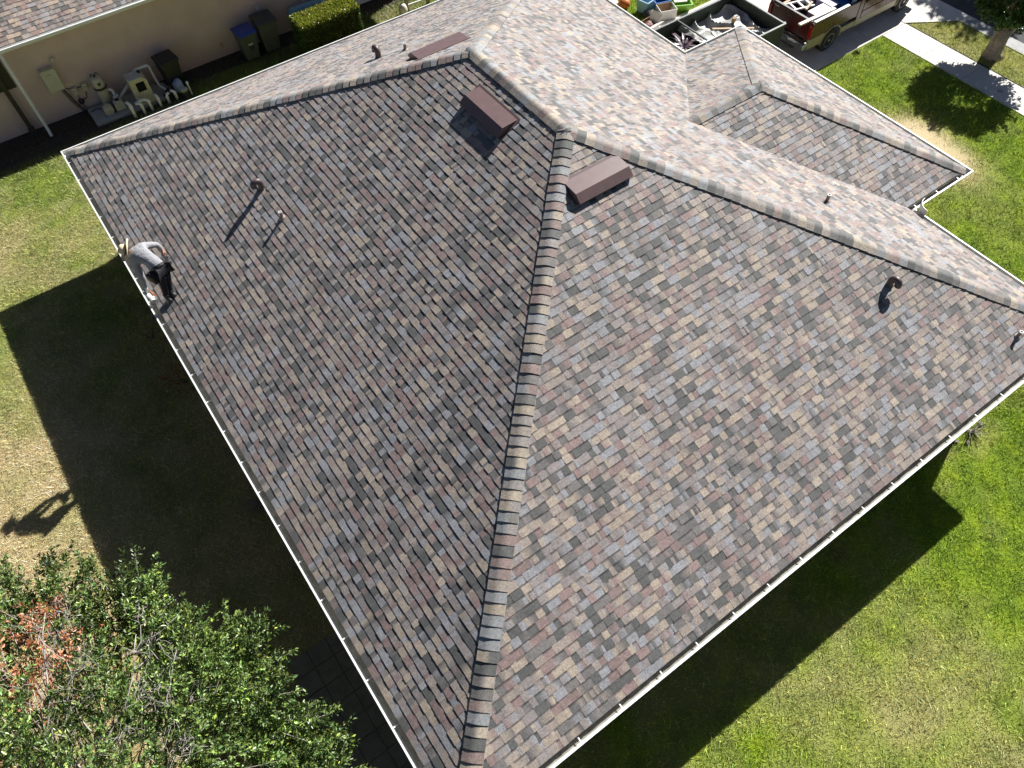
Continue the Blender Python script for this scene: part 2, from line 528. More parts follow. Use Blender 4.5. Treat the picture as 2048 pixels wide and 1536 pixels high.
gf = np.arange(3 * n).reshape(-1, 3)
gc = np.repeat(np.concatenate([col, np.ones((n, 1))], 1), 3, 0)
tag(np_mesh("grass", gv, gf, 'grass', gc), kind='stuff')

# ------------------------------------------------------------------ shingled roofs
PAL = [((0.300, 0.247, 0.195), 0.14),   # tan
       ((0.250, 0.208, 0.178), 0.15),   # tan-brown
       ((0.082, 0.081, 0.078), 0.18),   # charcoal
       ((0.130, 0.120, 0.114), 0.12),   # dark taupe
       ((0.222, 0.220, 0.228), 0.16),   # slate
       ((0.200, 0.142, 0.130), 0.15),   # red-brown
       ((0.208, 0.182, 0.172), 0.14)]   # taupe
PALW = [w for _, w in PAL]

def shade(rng, pal=PAL, warm=1.0):
    c = rng.choices(pal, PALW)[0][0]
    k = rng.uniform(0.9, 1.12) * 1.12
    return (c[0] * k * warm, c[1] * k, c[2] * k / warm)

def clip_poly(sub, clip):
    out = sub
    m = len(clip)
    for i in range(m):
        ax, ay = clip[i]
        bx, by = clip[(i + 1) % m]
        ex, ey = bx - ax, by - ay
        src, out = out, []
        if not src:
            return []
        for j in range(len(src)):
            p, q = src[j], src[(j + 1) % len(src)]
            sp = ex * (p[1] - ay) - ey * (p[0] - ax)
            sq = ex * (q[1] - ay) - ey * (q[0] - ax)
            if sp >= 0:
                out.append(p)
            if (sp >= 0) != (sq >= 0):
                t = sp / (sp - sq)
                out.append((p[0] + (q[0] - p[0]) * t, p[1] + (q[1] - p[1]) * t))
    return out

def shingle_face(mb, O, a, b, nrm, poly, rng, warm=1.0, expo=0.1435):
    """courses of laminated tabs laid on the face; poly is counter-clockwise in (along eave, up slope)"""
    O, a, b, nrm = Vector(O), Vector(a), Vector(b), Vector(nrm)
    vmax = max(q[1] for q in poly)
    umin, umax = min(q[0] for q in poly), max(q[0] for q in poly)
    k = 0
    v0 = -0.008
    poly = [(u, v if v > 0.001 else -0.012) for u, v in poly]
    while v0 < vmax:
        v1 = v0 + expo
        u = umin - rng.uniform(0.02, 0.3)
        low = rng.random() < 0.5
        prev = shade(rng, warm=warm)
        while u < umax:
            w = rng.choice((0.055, 0.09, 0.115, 0.14, 0.155, 0.18, 0.215)) * rng.uniform(0.9, 1.1)
            # a colour drop on the shingle often runs on over several tabs
            c = prev if rng.random() < 0.12 else shade(rng, warm=warm)
            cb = shade(rng, warm=warm) if rng.random() < 0.38 else c
            t = (0.0085 if low else 0.0128) * rng.uniform(0.85, 1.2)
            dv = rng.uniform(-0.0022, 0.0022) - (0 if low else 0.001)
            pc = clip_poly([(u, v0 + dv), (u + w, v0 + dv), (u + w, v1 + 0.012), (u, v1 + 0.012)], poly)
            if len(pc) >= 3:
                m = len(pc)
                vs, cs = [], []
                for (pu, pv) in pc:
                    s = (pv - v0) / expo
                    hh = t * (1 - 0.80 * min(1, max(0, s)))
                    vs.append(O + a * pu + b * pv + nrm * hh)
                    f = min(1, max(0, (pu - u) / w))
                    f = min(1, max(0, (f - .3) / .4))
                    # alpha carries the height within a recessed tab, for the printed band
                    cs.append((c[0] + (cb[0] - c[0]) * f, c[1] + (cb[1] - c[1]) * f, c[2] + (cb[2] - c[2]) * f, max(0, min(1, s)) if low else 0.0))
                for (pu, pv) in pc:
                    vs.append(O + a * pu + b * pv - nrm * 0.003)
                cs += [(0.03, 0.03, 0.03, 0)] * m
                fs = [tuple(range(m))] + [(i, i + m, (i + 1) % m + m, (i + 1) % m) for i in range(m)]
                mb.add(vs, fs, cs)
            prev = cb
            u += w
            low = not low if rng.random() < 0.86 else low
        v0 = v1
        k += 1

SL = math.sqrt(1 + PIT * PIT)
def face_axes(down):
    """down: horizontal unit vector pointing downhill -> along, up-slope, normal"""
    dn = Vector((down[0], down[1], 0))
    b = Vector((-dn.x, -dn.y, PIT)).normalized()
    nrm = Vector((dn.x * PIT, dn.y * PIT, 1)).normalized()
    a = b.cross(nrm)
    return a, b, nrm

def roof_pt(x, y, z_above=0.0):
    z = EH + PIT * min(x, y, W - x, L - y)
    return Vector((x, y, z + z_above))

def face_poly(corners, O, a, b):
    pl = [((Vector(c) - Vector(O)).dot(a), (Vector(c) - Vector(O)).dot(b)) for c in corners]
    ar = sum(pl[i][0] * pl[(i + 1) % len(pl)][1] - pl[(i + 1) % len(pl)][0] * pl[i][1] for i in range(len(pl)))
    return pl if ar > 0 else pl[::-1]

A_, B_, C_, D_ = Vector((0, L, EH)), Vector((0, 0, EH)), Vector((W, 0, EH)), Vector((W, L, EH))
HR = EH + PIT * W / 2
P1, P2 = Vector((W / 2, W / 2, HR)), Vector((W / 2, L - W / 2, HR))
HW = (Y2 - Y1) / 2
YR = (Y1 + Y2) / 2
E_, F_ = Vector((XW, Y2, EH)), Vector((XW, Y1, EH))
Q_, V_ = Vector((XW - HW, YR, EH + PIT * HW)), Vector((W - HW, YR, EH + PIT * HW))
VE, VF = Vector((W, Y2, EH)), Vector((W, Y1, EH))

house = thing("house", (0, 0, 0), "large single-storey house filling the picture, with a hip roof of mixed brown and grey shingles", "house")
roof_mb = MB()
FACES = {}
for key, down, O, corners in (
        ('L', (-1, 0), B_, [A_, B_, P1, P2]), ('R', (0, -1), B_, [B_, C_, P1]),
        ('F', (1, 0), C_, [C_, D_, P2, P1]), ('T', (0, 1), D_, [D_, A_, P2]),
        ('WL', (0, 1), VE, [VE, E_, Q_, V_]), ('WR', (0, -1), VF, [VF, F_, Q_, V_]), ('WF', (1, 0), F_, [F_, E_, Q_])):
    a, b, nrm = face_axes(down)
    FACES[key] = (Vector(O), a, b, nrm)
    pl = face_poly(corners, O, a, b)
    shingle_face(roof_mb, O, a, b, nrm, pl, random.Random(100 + len(FACES)), 1.0)
# solid decking just under the shingles and the soffit that closes the eaves
dk = lambda p, d=0.012: Vector(p) - Vector((0, 0, d))
n0 = len(roof_mb.v)
roof_mb.add([dk(p) for p in (A_, B_, C_, D_, P1, P2, VE, E_, F_, VF, Q_, V_)],
            [(0, 1, 4, 5), (1, 2, 4), (2, 3, 5, 4), (3, 0, 5), (6, 7, 10, 11), (8, 9, 11, 10), (7, 8, 10)], (0.05, 0.05, 0.05, 0))
roof = roof_mb.build("roof", 'shingle', house)

# ridge and hip caps: bent overlapping pieces
def cap_line(mb, p0, p1, d0, d1, rng, warm=1.0, half=0.172, expo=0.172, skip0=0.0, skip1=0.0, drop=0.011):
    """from the low end p0 to the high end p1; d0, d1 point down each face, square to the line"""
    p0, p1 = Vector(p0), Vector(p1)
    t = (p1 - p0).normalized()
    ln = (p1 - p0).length
    up = Vector((0, 0, 1))
    up = (up - t * up.dot(t)).normalized()
    def square(d):
        d = Vector(d)
        return (d - t * d.dot(t)).normalized()
    d0, d1 = square(d0), square(d1)
    s = skip0
    prof = [(d0, half), (d0, half * .62), (d0, half * .34), (None, 2), (None, 1), (None, 0), (d1, half * .34), (d1, half * .62), (d1, half)]
    while s < ln - skip1:
        e = s + expo + 0.09
        c1 = shade(rng, warm=warm)
        c2 = shade(rng, warm=warm) if rng.random() < .45 else c1
        g = (0.97, 0.99, 0.96)
        lift = rng.uniform(0.040, 0.050)
        wig = rng.uniform(-0.006, 0.006)
        vs, cs = [], []
        m = len(prof)
        for (ss, hh) in ((s, lift), (e, 0.024)):
            base = p0 + t * min(ss, ln - skip1 + .02)
            for i, (dd, r) in enumerate(prof):
                if dd is not None:
                    q = base + dd * (r + wig * (1 if i < 4 else -1))
                    nn = up
                else:
                    f = (0.72, 0.5, 0.28)[2 - r] if False else (r + 1) / 4
                    k0, k1 = f, 1 - f
                    e0, e1 = base + d0 * half * .34, base + d1 * half * .34
                    q = e0 * (k0 * k0) + base * (2 * k0 * k1) + e1 * (k1 * k1)
                fall = (0.78, 0.9, 1.0, 1.0, 1.0, 1.0, 1.0, 0.9, 0.78)[i]
                vs.append(q + up * hh * fall)
                f = i / (m - 1)
                f = min(1, max(0, (f - .3) / .4))
                cs.append(tuple((c1[j] * (1 - f) + c2[j] * f) * g[j] for j in range(3)) + (0.0,))
        for i in range(2 * m):
            vs.append(vs[i] - up * (drop if (s == skip0 and i < m) else 0.016))
        cs += [(0.03, 0.03, 0.03, 0) if not (s == skip0 and drop > .02) else (c1[0] * .8, c1[1] * .8, c1[2] * .8, 0)] * (2 * m)
        fs = []
        for i in range(m - 1):
            fs.append((i, i + 1, m + i + 1, m + i))
            fs.append((i + 2 * m, i + 1 + 2 * m, i + 1, i))
        fs.append((0, m, 3 * m, 2 * m))
        fs.append((m - 1, 3 * m - 1, 4 * m - 1, 2 * m - 1))
        mb.add(vs, fs, cs)
        s += expo

DN = {k: -FACES[k][2] for k in FACES}
rr = random.Random(55)
def cap_part(lines):
    mb = MB()
    for args in lines:
        cap_line(mb, *args[:4], rr, **(args[4] if len(args) > 4 else {}))
    return mb.build("ridge_cap", 'shingle', roof)
cap_part([(B_, P1, DN['L'], DN['R'])])
cap_part([(C_, P1, DN['R'], DN['F'])])
cap_part([(A_, P2, DN['T'], DN['L'])])
cap_part([(D_, P2, DN['F'], DN['T'])])
cap_part([(P2, P1 + Vector((0, -0.06, 0)), DN['F'], DN['L'], dict(skip0=-0.12, drop=0.09))])
cap_part([(E_, Q_, DN['WL'], DN['WF'])])
cap_part([(F_, Q_, DN['WF'], DN['WR'])])
cap_part([(Q_ + Vector((0.06, 0, 0)), V_, DN['WR'], DN['WL'], dict(skip0=-0.10, skip1=-.1, drop=0.10))])

# walls under a 0.55 m overhang, soffit, fascia
mb = MB()
def wall_run(mb, pts, z0, z1, th=0.2):
    for i in range(len(pts)):
        p, q = Vector((*pts[i], 0)), Vector((*pts[(i + 1) % len(pts)], 0))
        d = (q - p)
        ln = d.length
        d.normalize()
        nn = Vector((d.y, -d.x, 0))
        c = (p + q) / 2 - nn * th / 2
        mb.box((c.x, c.y, (z0 + z1) / 2), (ln - 0.004, th, z1 - z0), math.atan2(d.y, d.x))
ov = 0.55
wall_pts = [(ov, 0.45), (W - ov, 0.45), (W - ov, Y1 + ov), (XW - ov, Y1 + ov), (XW - ov, Y2 - ov), (W - ov, Y2 - ov), (W - ov, L - ov), (ov, L - ov)]
wall_run(mb, wall_pts, 0, EH - 0.16)
mb.build("wall", 'stucco2', house)
mb = MB()
for (x0, x1, y0, y1) in ((0.03, ov + .1, 0.03, L - .03), (ov + .1, W - ov, 0.03, .5), (ov + .1, W - ov, L - ov - .05, L - .03), (W - ov, W - .03, 0.03, L - .03), (W - .03, XW - ov, Y1 + .03, Y1 + ov), (W - .03, XW - ov, Y2 - ov, Y2 - .03), (XW - ov, XW - .03, Y1 + .03, Y2 - .03)):
    mb.box(((x0 + x1) / 2, (y0 + y1) / 2, EH - 0.15), (x1 - x0, y1 - y0, 0.02))
mb.build("soffit", 'white', house)
mb = MB()
for (p, q) in ((A_, B_), (B_, C_), (C_, VF), (VF, F_), (F_, E_), (E_, VE), (VE, D_), (D_, A_)):
    d = (q - p).normalized()
    nn = Vector((d.y, -d.x, 0))
    c = (p + q) / 2 - nn * 0.014 - Vector((0, 0, 0.085))
    mb.box(c, ((q - p).length - 0.03, 0.024, 0.15), math.atan2(d.y, d.x))
mb.build("fascia", 'white', house)

# gutters
GP = [(0.002, -.02), (0.002, -.138), (.10, -.138), (.148, -.07), (.152, -.016), (.120, -.013), (.120, -.022), (.144, -.026), (.141, -.07), (.097, -.131), (.008, -.131), (.008, -.02)]
GUT_M = None
def gutter_mesh(mb, p, q, m0, m1):
    """m0, m1: +1 outside mitre, -1 inside mitre, 0 square end"""
    p, q = Vector(p), Vector(q)
    d = (q - p).normalized()
    o = Vector((d.y, -d.x, 0))
    n = len(GP)
    vs = []
    for (pt, m, sgn) in ((p, m0, -1), (q, m1, 1)):
        for (u, z) in GP:
            vs.append(pt + o * u + Vector((0, 0, z)) + d * sgn * m * u)
    fs = [(i, (i + 1) % n, (i + 1) % n + n, i + n) for i in range(n)]
    fs += [tuple(range(n - 1, -1, -1)), tuple(range(n, 2 * n))]
    return mb.add(vs, fs)

HANG = MB()
HANG.box((0.0, 0.068, -0.050), (0.020, 0.13, 0.006)).box((0.0, 0.130, -0.032), (0.020, 0.014, 0.040)).box((0.0, 0.006, -0.010), (0.022, 0.006, 0.024))
hang0 = None
gut_specs = [(A_, B_, 1, 1, 0.37), (B_, C_, 1, 1, 0.5), (C_, VF, 1, -1, 0.3), (VF, F_, -1, 1, 0.25), (F_, E_, 1, 1, 0.45), (E_, VE, 1, -1, 0.4), (VE, D_, -1, 1, 0.3), (D_, A_, 1, 1, 0.3)]
for (p, q, m0, m1, st) in gut_specs:
    mb = MB()
    gutter_mesh(mb, p, q, m0, m1)
    g = mb.build("gutter", 'white', house)
    g.data.materials.append(M['gutter_in'])
    for f_ in (9, 10):                       # channel floor and back coloured dark to imitate shade
        g.data.polygons[f_].material_index = 1
    d = (q - p).normalized()
    o = Vector((d.y, -d.x, 0))
    rz = math.atan2(o.y, o.x) - math.pi / 2
    ln = (q - p).length
    s = st
    while s < ln - 0.12:
        pos = p + d * (s + RNG.uniform(-.03, .03)) + Vector((0, 0, -0.004))
        if hang0 is None:
            hang0 = HANG.build("hanger", 'white', g, bevel=0.0015)
            hang0.location, hang0.rotation_euler = pos, (0, 0, rz)
        else:
            copy_child(hang0, g, pos, rz)
        s += 0.793
# splash guards standing on the gutters in the two inside corners
def splash_guard(corner, dx, dy):
    mb = MB()
    pts = []
    for i in range(9):
        an = math.pi / 2 * i / 8
        pts.append((corner.x + 0.115 * dx + dx * 0.30 * (1 - math.sin(an)), corner.y + 0.115 * dy + dy * 0.30 * (1 - math.cos(an))))
    vs, fs = [], []
    for (x, y) in pts:
        vs += [Vector((x, y, EH - .02)), Vector((x, y, EH + .15)), Vector((x + dx * .004, y + dy * .004, EH + .15)), Vector((x + dx * .004, y + dy * .004, EH - .02))]
    for i in range(8):
        for k in range(4):
            fs.append((i * 4 + k, i * 4 + (k + 1) % 4, i * 4 + 4 + (k + 1) % 4, i * 4 + 4 + k))
    mb.add(vs, fs)
    return mb.build("splash_guard", 'white', house)
splash_guard(VF, 1, -1)
# downspout in the front inside corner
mb = MB()
mb.tube([(W + .07, Y1 - .25, EH - .12), (W + .02, Y1 - .25, EH - .30), (W - .46, Y1 - .25, EH - .5), (W - .47, Y1 - .25, .1)], 0.04, 8)
mb.build("downspout", 'white', house)

# slant-back vents, goosenecks and plumbing pipes
def slant_vent(key, u, v, width):
    """u, v: middle of its upper edge on the face"""
    O, a, b, nrm = FACES[key]
    o = O + a * u + b * v
    fn = lambda s, h, d: o - b * s + nrm * h + a * d
    outer = [(0, .010), (.0, .016), (.32, .142), (.50, .088), (.50, .078), (.318, .130), (.02, .010)]
    mb = MB()
    hw = width / 2
    mb.prism(outer, fn, -hw, hw)
    for sgn in (-1, 1):                          # the closed cheeks
        mb.prism([(.01, .011), (.317, .136), (.495, .084), (.485, .045), (.40, .012)], fn, sgn * hw - .0035 * sgn, sgn * hw + .001 * sgn)
    body = mb.build("roof_vent", 'maroon', house, bevel=0.003)
    mb = MB()
    mb.prism([(-.04, .0145), (.47, .0145), (.47, .0175), (-.04, .0175)], fn, -hw - .05, hw + .05)
    mb.build("flange", 'maroon', body)
    mb = MB()
    mb.prism([(.44, .018), (.446, .018), (.446, .095), (.44, .095)], fn, -hw + .01, hw - .01)
    mb.build("louvre", 'darkvoid', body)

def gooseneck(key, x, y):
    O, a, b, nrm = FACES[key]
    base = roof_pt(x, y)
    dn = -b
    dh = Vector((dn.x, dn.y, 0)).normalized()
    R, r, hgt = 0.076, 0.066, 0.14
    path = [base + Vector((0, 0, -.02)), base + Vector((0, 0, hgt * .6))]
    for i in range(11):
        an = math.pi * 1.02 * i / 10
        path.append(base + Vector((0, 0, hgt + R * math.sin(an))) + dh * R * (1 - math.cos(an)))
    path.append(path[-1] - Vector((0, 0, .03)))
    mb = MB()
    mb.tube(path, r, 18, cap1=False)
    body = mb.build("gooseneck_vent", 'gooseneck', house, smooth=True)
    m = body.modifiers.new("solid", 'SOLIDIFY'); m.thickness = 0.004
    mb = MB()
    mb.lathe(path[-1] + Vector((0, 0, .02)), [(r * .93, 0), (r * .93, .002)], 18)
    mb.build("opening", 'darkvoid', body)
    mb = MB()
    mb.lathe(base + nrm * .012, [(.085, 0), (.062, .04), (.056, .042)], 16)
    mb.build("collar", 'gooseneck', body)

def vent_pipe(x, y, hgt, r=0.034, m='rust'):
    O = roof_pt(x, y)
    mb = MB()
    mb.tube([O + Vector((0, 0, -.05)), O + Vector((0, 0, hgt))], r, 16, cap1=False)
    body = mb.build("vent_pipe", m, house, smooth=True)
    mb = MB()
    mb.lathe(O + Vector((0, 0, hgt - .012)), [(r * 1.12, 0), (r * 1.16, .018), (r * .72, .018), (r * .70, -.03)], 16)
    mb.build("rim", 'lead', body)
    k = min((x, FACES['L']), (y, FACES['R']), (W - x, FACES['F']), (L - y, FACES['T']), key=lambda q: q[0])[1]
    mb = MB()
    mb.lathe(O - k[3] * .004, [(.075, 0), (.075, .017), (r * 1.25, .05), (r * 1.05, .052)], 18, axis=k[3])
    mb.build("flashing", 'rust', body)

def on_face(key, x, y):
    O, a, b, nrm = FACES[key]
    p = roof_pt(x, y) - O
    return p.dot(a), p.dot(b)
slant_vent('L', *on_face('L', 7.11, 9.04), 1.24)
slant_vent('R', *on_face('R', 7.48, 6.76), 1.2)
slant_vent('T', *on_face('T', 7.52, 11.62), 1.24)
gooseneck('L', 3.02, 12.0)
gooseneck('R', 11.55, 2.58)
gooseneck('T', 6.85, 13.5)
vent_pipe(2.98, 10.96, 0.17)
vent_pipe(7.36, 13.12, 0.17)
vent_pipe(12.24, 4.76, 0.19)
vent_pipe(13.47, 0.55, 0.17)

# ------------------------------------------------------------------ house next door
nb = thing("house", (0, 24.0, 0), "neighbouring house with a plain tan stucco side wall and white gutter at the top left", "house")
def nbv(x, y, z): return Vector((x, y - 24.0, z))
mb = MB()
mb.box(nbv(4.0, 24.1, 1.36), (20.0, 0.2, 2.72))
mb.box(nbv(-5.9, 27, 1.36), (0.2, 5.6, 2.72)).box(nbv(13.9, 27, 1.36), (0.2, 5.6, 2.72)).box(nbv(4.0, 29.8, 1.36), (20.0, .2, 2.72))
mb.build("wall", 'stucco', nb)
a, b, nrm = face_axes((0, -1))
mb = MB()
O = nbv(-6.6, 23.58, 2.86)
shingle_face(mb, O, a, b, nrm, [(0, 0), (21.2, 0), (18.0, 3.7), (3.2, 3.7)], random.Random(501), 1.06)
for q in ([(-6.6, 23.58, 2.845), (14.6, 23.58, 2.845), (11.4, 26.9, 4.455), (-3.4, 26.9, 4.455)],
          [(14.6, 30.2, 2.845), (-6.6, 30.2, 2.845), (-3.4, 26.9, 4.455), (11.4, 26.9, 4.455)],
          [(-6.6, 30.2, 2.845), (-6.6, 23.58, 2.845), (-3.4, 26.9, 4.455)], [(14.6, 23.58, 2.845), (14.6, 30.2, 2.845), (11.4, 26.9, 4.455)]):
    mb.add([nbv(*p) for p in q], [tuple(range(len(q)))], (0.14, 0.12, 0.11, 0))
mb.build("roof", 'shingle', nb)
mb = MB().box(nbv(4.0, 23.8, 2.725), (20.8, 0.42, 0.02))
mb.build("soffit", 'white', nb)
mb = MB().box(nbv(4.0, 23.6, 2.775), (20.9, 0.024, 0.16))
mb.build("fascia", 'white', nb)
mb = MB()
gutter_mesh(mb, nbv(-6.6, 23.585, 2.86), nbv(14.6, 23.585, 2.86), 0, 0)
g2 = mb.build("gutter", 'white', nb)
for i in range(26):
    copy_child(hang0, g2, nbv(-6.3 + i * .8, 23.585, 2.856), math.pi)
mb = MB()
mb.tube([nbv(-.27, 23.49, 2.76), nbv(-.27, 23.49, 2.62), nbv(-.27, 23.46, 2.5), nbv(-.28, 23.45, .32), nbv(-.28, 23.42, .2), nbv(-.29, 23.28, .05)], .048, 4)
mb.build("downspout", 'white', nb, bevel=0.008)
wf = MB().box(nbv(-1.05, 23.985, 1.93), (1.34, .05, .94)).build("window", 'brownpost', nb)
MB().box(nbv(-1.05, 23.955, 1.93), (1.22, .02, .82)).build("pane", 'glass', wf)
mb = MB().box(nbv(-.70, 23.86, 1.35), (.13, .09, 2.66)).box(nbv(-.70, 23.86, .1), (.19, .13, .2))
mb.build("post", 'brownpost', nb, bevel=.006)
tag(MB().tube([nbv(-1.02, 23.97, .28), nbv(-1.02, 23.9, .28), nbv(-1.02, 23.88, .2)], .018, 8).build("hose_tap", 'lead', nb))
# fixed to the wall
ep = MB().box(nbv(.58, 23.89, 1.36), (.44, .2, .70)).build("electrical_panel", 'beigebox', nb, bevel=.012)
MB().box(nbv(.58, 23.785, 1.35), (.42, .012, .67)).build("door", 'beigebox', ep, bevel=.004)
mb = MB()
for i in range(7):
    mb.box(nbv(.50 + i * .022, 23.778, 1.56 + (i % 2) * .003), (.014, .004, .018))
mb.build("lettering", 'black', ep)
for x in (.43, .72):
    MB().box(nbv(x, 23.86, .995), (.05, .05, .05)).build("latch", 'lead', ep)
mb = MB().lathe(nbv(.9, 23.99, 1.86), [(.075, 0), (.07, .035), (.04, .06)], 14, axis=(0, -1, 0)).box(nbv(.9, 23.975, 1.97), (.012, .012, .09))
mb.build("sensor", 'cream', nb)
for (x, z, nm) in ((1.0, .75, 0), (1.32, .78, 1)):
    sb = MB().box(nbv(x, 23.93, z), (.15, .13, .23)).build("switch_box", 'beigebox', nb, bevel=.008)
    MB().box(nbv(x, 23.858, z - .02), (.10, .02, .13)).build("cover", 'cream', sb)
mb = MB().lathe(nbv(1.02, 23.98, .36), [(.085, 0), (.085, .07), (.06, .09)], 14, axis=(0, -1, 0))
mb.build("junction_box", 'black', nb)
mb = MB()
for pts, r in (([(.72, 23.9, 1.0), (.76, 23.92, .8), (.9, 23.94, .25), (1.0, 23.9, .06), (1.25, 23.8, .03)], .022),
               ([(.68, 23.92, 1.0), (.70, 23.94, .8), (.82, 23.95, .3), (.95, 23.9, .04)], .014),
               ([(1.02, 23.95, .66), (1.02, 23.95, .4)], .012), ([(1.02, 23.95, .3), (1.06, 23.93, .05)], .012), ([(1.3, 23.95, .66), (1.24, 23.95, .42), (1.1, 23.95, .37)], .012),
               ([(.8, 23.97, .9), (1.0, 23.97, .78), (1.3, 23.97, .8)], .010)):
    mb.tube([nbv(*p) for p in pts], r, 6)
mb.build("cable", 'black', nb, smooth=True)
so = MB().box(nbv(5.86, 23.98, .43), (.09, .04, .14)).build("socket", 'gold', nb, bevel=.004)
so2 = MB().box(nbv(7.40, 23.95, 1.22), (.13, .1, .2)).build("meter_box", 'greyenamel', nb, bevel=.008)
MB().tube([nbv(7.40, 23.96, 1.1), nbv(7.40, 23.97, .1)], .014, 8).build("conduit", 'lead', so2)
mb = MB().box(nbv(11.9, 23.94, .12), (2.5, .1, .15))
mb.build("base_board", 'white', nb, bevel=.01)

# ------------------------------------------------------------------ pool equipment
tag(MB().box((2.17, 23.38, 0.045), (2.25, .98, .10)).build("equipment_pad", 'pad', bevel=.01), "light grey concrete pad under the pool pump and heater", "concrete pad")

flt = thing("pool_filter", (1.72, 23.66, .095), "tall cream cylindrical pool filter with a black clamp band, beside the wall", "pool filter")
MB().lathe((0, 0, 0), [(.15, 0), (.165, .03), (.165, .62), (.175, .64)], 22).build("tank", 'cream', flt, smooth=True)
MB().lathe((0, 0, .64), [(.178, .03), (.175, .12), (.165, .26), (.13, .34), (.06, .37)], 22).build("dome", 'cream', flt, smooth=True)
MB().lathe((0, 0, .62), [(.195, 0), (.20, .01), (.20, .055), (.19, .065)], 22).build("clamp_band", 'black', flt)
mb = MB().tube([(0, 0, 1.0), (0, 0, 1.06)], .03, 10)
mb.tube([(-.11, .02, 1.03), (-.09, .02, 1.10), (-.04, .02, 1.10), (-.02, .02, 1.04)], .014, 8).tube([(.03, .02, 1.04), (.05, .02, 1.10), (.10, .02, 1.10), (.12, .02, 1.03)], .014, 8)
mb.build("valve_handle", 'black', flt)
MB().box((.0, -.166, .83), (.09, .02, .1)).build("label_plate", 'darksteel', flt)
mb = MB().tube([(.15, -.06, .52), (.24, -.10, .52), (.27, -.12, .46), (.27, -.14, .16), (.27, -.2, .12)], .038, 12)
for z in (.5, .36, .2):
    mb.tube([(.27, -.13, z), (.27, -.135, z - .06)], .046, 12)
mb.build("pipe", 'whitepl', flt, smooth=True)

pmp = thing("pool_pump", (1.78, 23.22, .095), "cream pool pump with a round strainer lid on the concrete pad", "pool pump")
MB().tube([(-.33, .0, .15), (-.30, .0, .15), (-.05, .0, .15)], [.10, .13, .13], 16).box((-.2, .0, .05), (.24, .22, .1)).box((-.2, 0, .26), (.2, .17, .06)).build("motor", 'cream', pmp, smooth=False, bevel=.01)
MB().box((.17, .0, .15), (.32, .24, .28), taper=.9).build("housing", 'cream', pmp, bevel=.03)
MB().lathe((.17, .0, .29), [(.10, 0), (.11, .02), (.10, .045)], 18).build("strainer_lid", 'greyenamel', pmp)
MB().lathe((.17, .0, .334), [(.07, 0), (.065, .008)], 16).build("lid_window", 'darkvoid', pmp)
MB().box((-.03, .0, .15), (.025, .25, .26)).build("seal_plate", 'darksteel', pmp)
MB().tube([(.12, .17, .33), (.29, .22, .33)], .035, 10).build("union", 'whitepl', pmp)
tag(MB().tube([(1.1, 23.62, .11), (1.28, 23.68, .115), (1.42, 23.6, .115), (1.5, 23.4, .13), (1.52, 23.26, .18)], .013, 6).build("cable", 'black', smooth=True), "black power cable curving over the pad to the pump", "cable")
tag(MB().tube([(1.42, 23.06, .107), (1.55, 23.2, .107), (1.56, 23.34, .107)], .008, 6).build("cable", 'black', smooth=True), "thin black cable trailing across the front of the pad", "cable")

htr = thing("pool_heater", (2.76, 23.12, .095), "boxy grey pool heater with a dark square grille on its cream front", "pool heater")
mb = MB().prism([(-.27, 0), (.27, 0), (.27, .78), (.13, .90), (-.27, .90)], lambda u, v, d: Vector((u, d, v)), -.20, .26)
mb.build("cabinet", 'cream', htr, bevel=.015)
MB().box((-.07, .03, .905), (.40, .46, .02)).build("top_panel", 'greyenamel', htr, bevel=.006)
MB().box((.02, -.207, .62), (.27, .02, .30)).build("grille", 'darkvoid', htr, bevel=.006)
mb = MB()
for z in (.12, .17, .22, .27, .32):
    mb.box((.02, -.203, z), (.40, .008, .012))
mb.build("louvre", 'greyenamel', htr)
MB().box((.17, .15, .9), (.1, .1, .05)).build("exhaust_cap", 'black', htr)
tag(MB().tube([(2.62, 23.37, .86), (2.9, 23.42, 1.0), (3.28, 23.42, 1.0), (3.31, 23.42, .95), (3.33, 23.36, .45), (3.36, 23.25, .3), (3.5, 22.95, .22)], .04, 12).build("white_pipe", 'whitepl', smooth=True), "tall white pipe looping from the heater top to the ground", "pipe")
tag(MB().tube([(1.98, 23.52, .2), (2.5, 23.62, .5)], .045, 12).build("white_pipe", 'whitepl', smooth=True), "sloping white pipe between the filter and the heater", "pipe")
tag(MB().lathe((3.42, 23.5, .0), [(.3, 0), (.32, .05), (.3, .09)], 20).build("round_base", 'pad'), "round grey concrete disc beside the pool heater", "concrete disc")
STAND = [(2.19, 22.62, .5, .05, (-.05, .15), "thick white upright pipe with a bent top, nearest the pump"),
         (2.50, 22.60, .42, .042, (-.14, .06), "white upright pipe carrying a level arm, in front of the heater"),
         (2.76, 22.64, .42, .042, (-.15, .08), "white upright pipe with an elbow, just right of the armed one"),
         (3.06, 22.66, .40, .042, (-.03, .12), "white upright pipe below the lower right corner of the heater"),
         (3.34, 22.68, .32, .042, (.10, .04), "short white pipe with an elbow turned towards the sack"),
         (3.62, 22.70, .34, .042, (-.10, .05), "last white elbow pipe, beside the round strainer pot")]
for i, (x, y, h, r, (ax, ay), lab) in enumerate(STAND):
    mb = MB().tube([(x, y, 0), (x, y, h - .05), (x + ax * .25, y + ay * .25, h - .012), (x + ax * .6, y + ay * .6, h), (x + ax, y + ay, h)], r, 12)
    mb.tube([(x, y, h - .13), (x, y, h - .06)], r * 1.22, 12)
    o = tag(mb.build("standpipe", 'whitepl', smooth=True), lab, "pipe", "white pool pipes by the equipment pad")
tag(MB().tube([(2.36, 22.66, .42), (2.62, 22.72, .43)], .045, 12).build("white_pipe", 'whitepl', smooth=True), "short level white pipe lying across two upright pipes", "pipe")
vlv = thing("valve", (3.46, 22.85, 0), "black diverter valve between the white pipes and the sack", "valve")
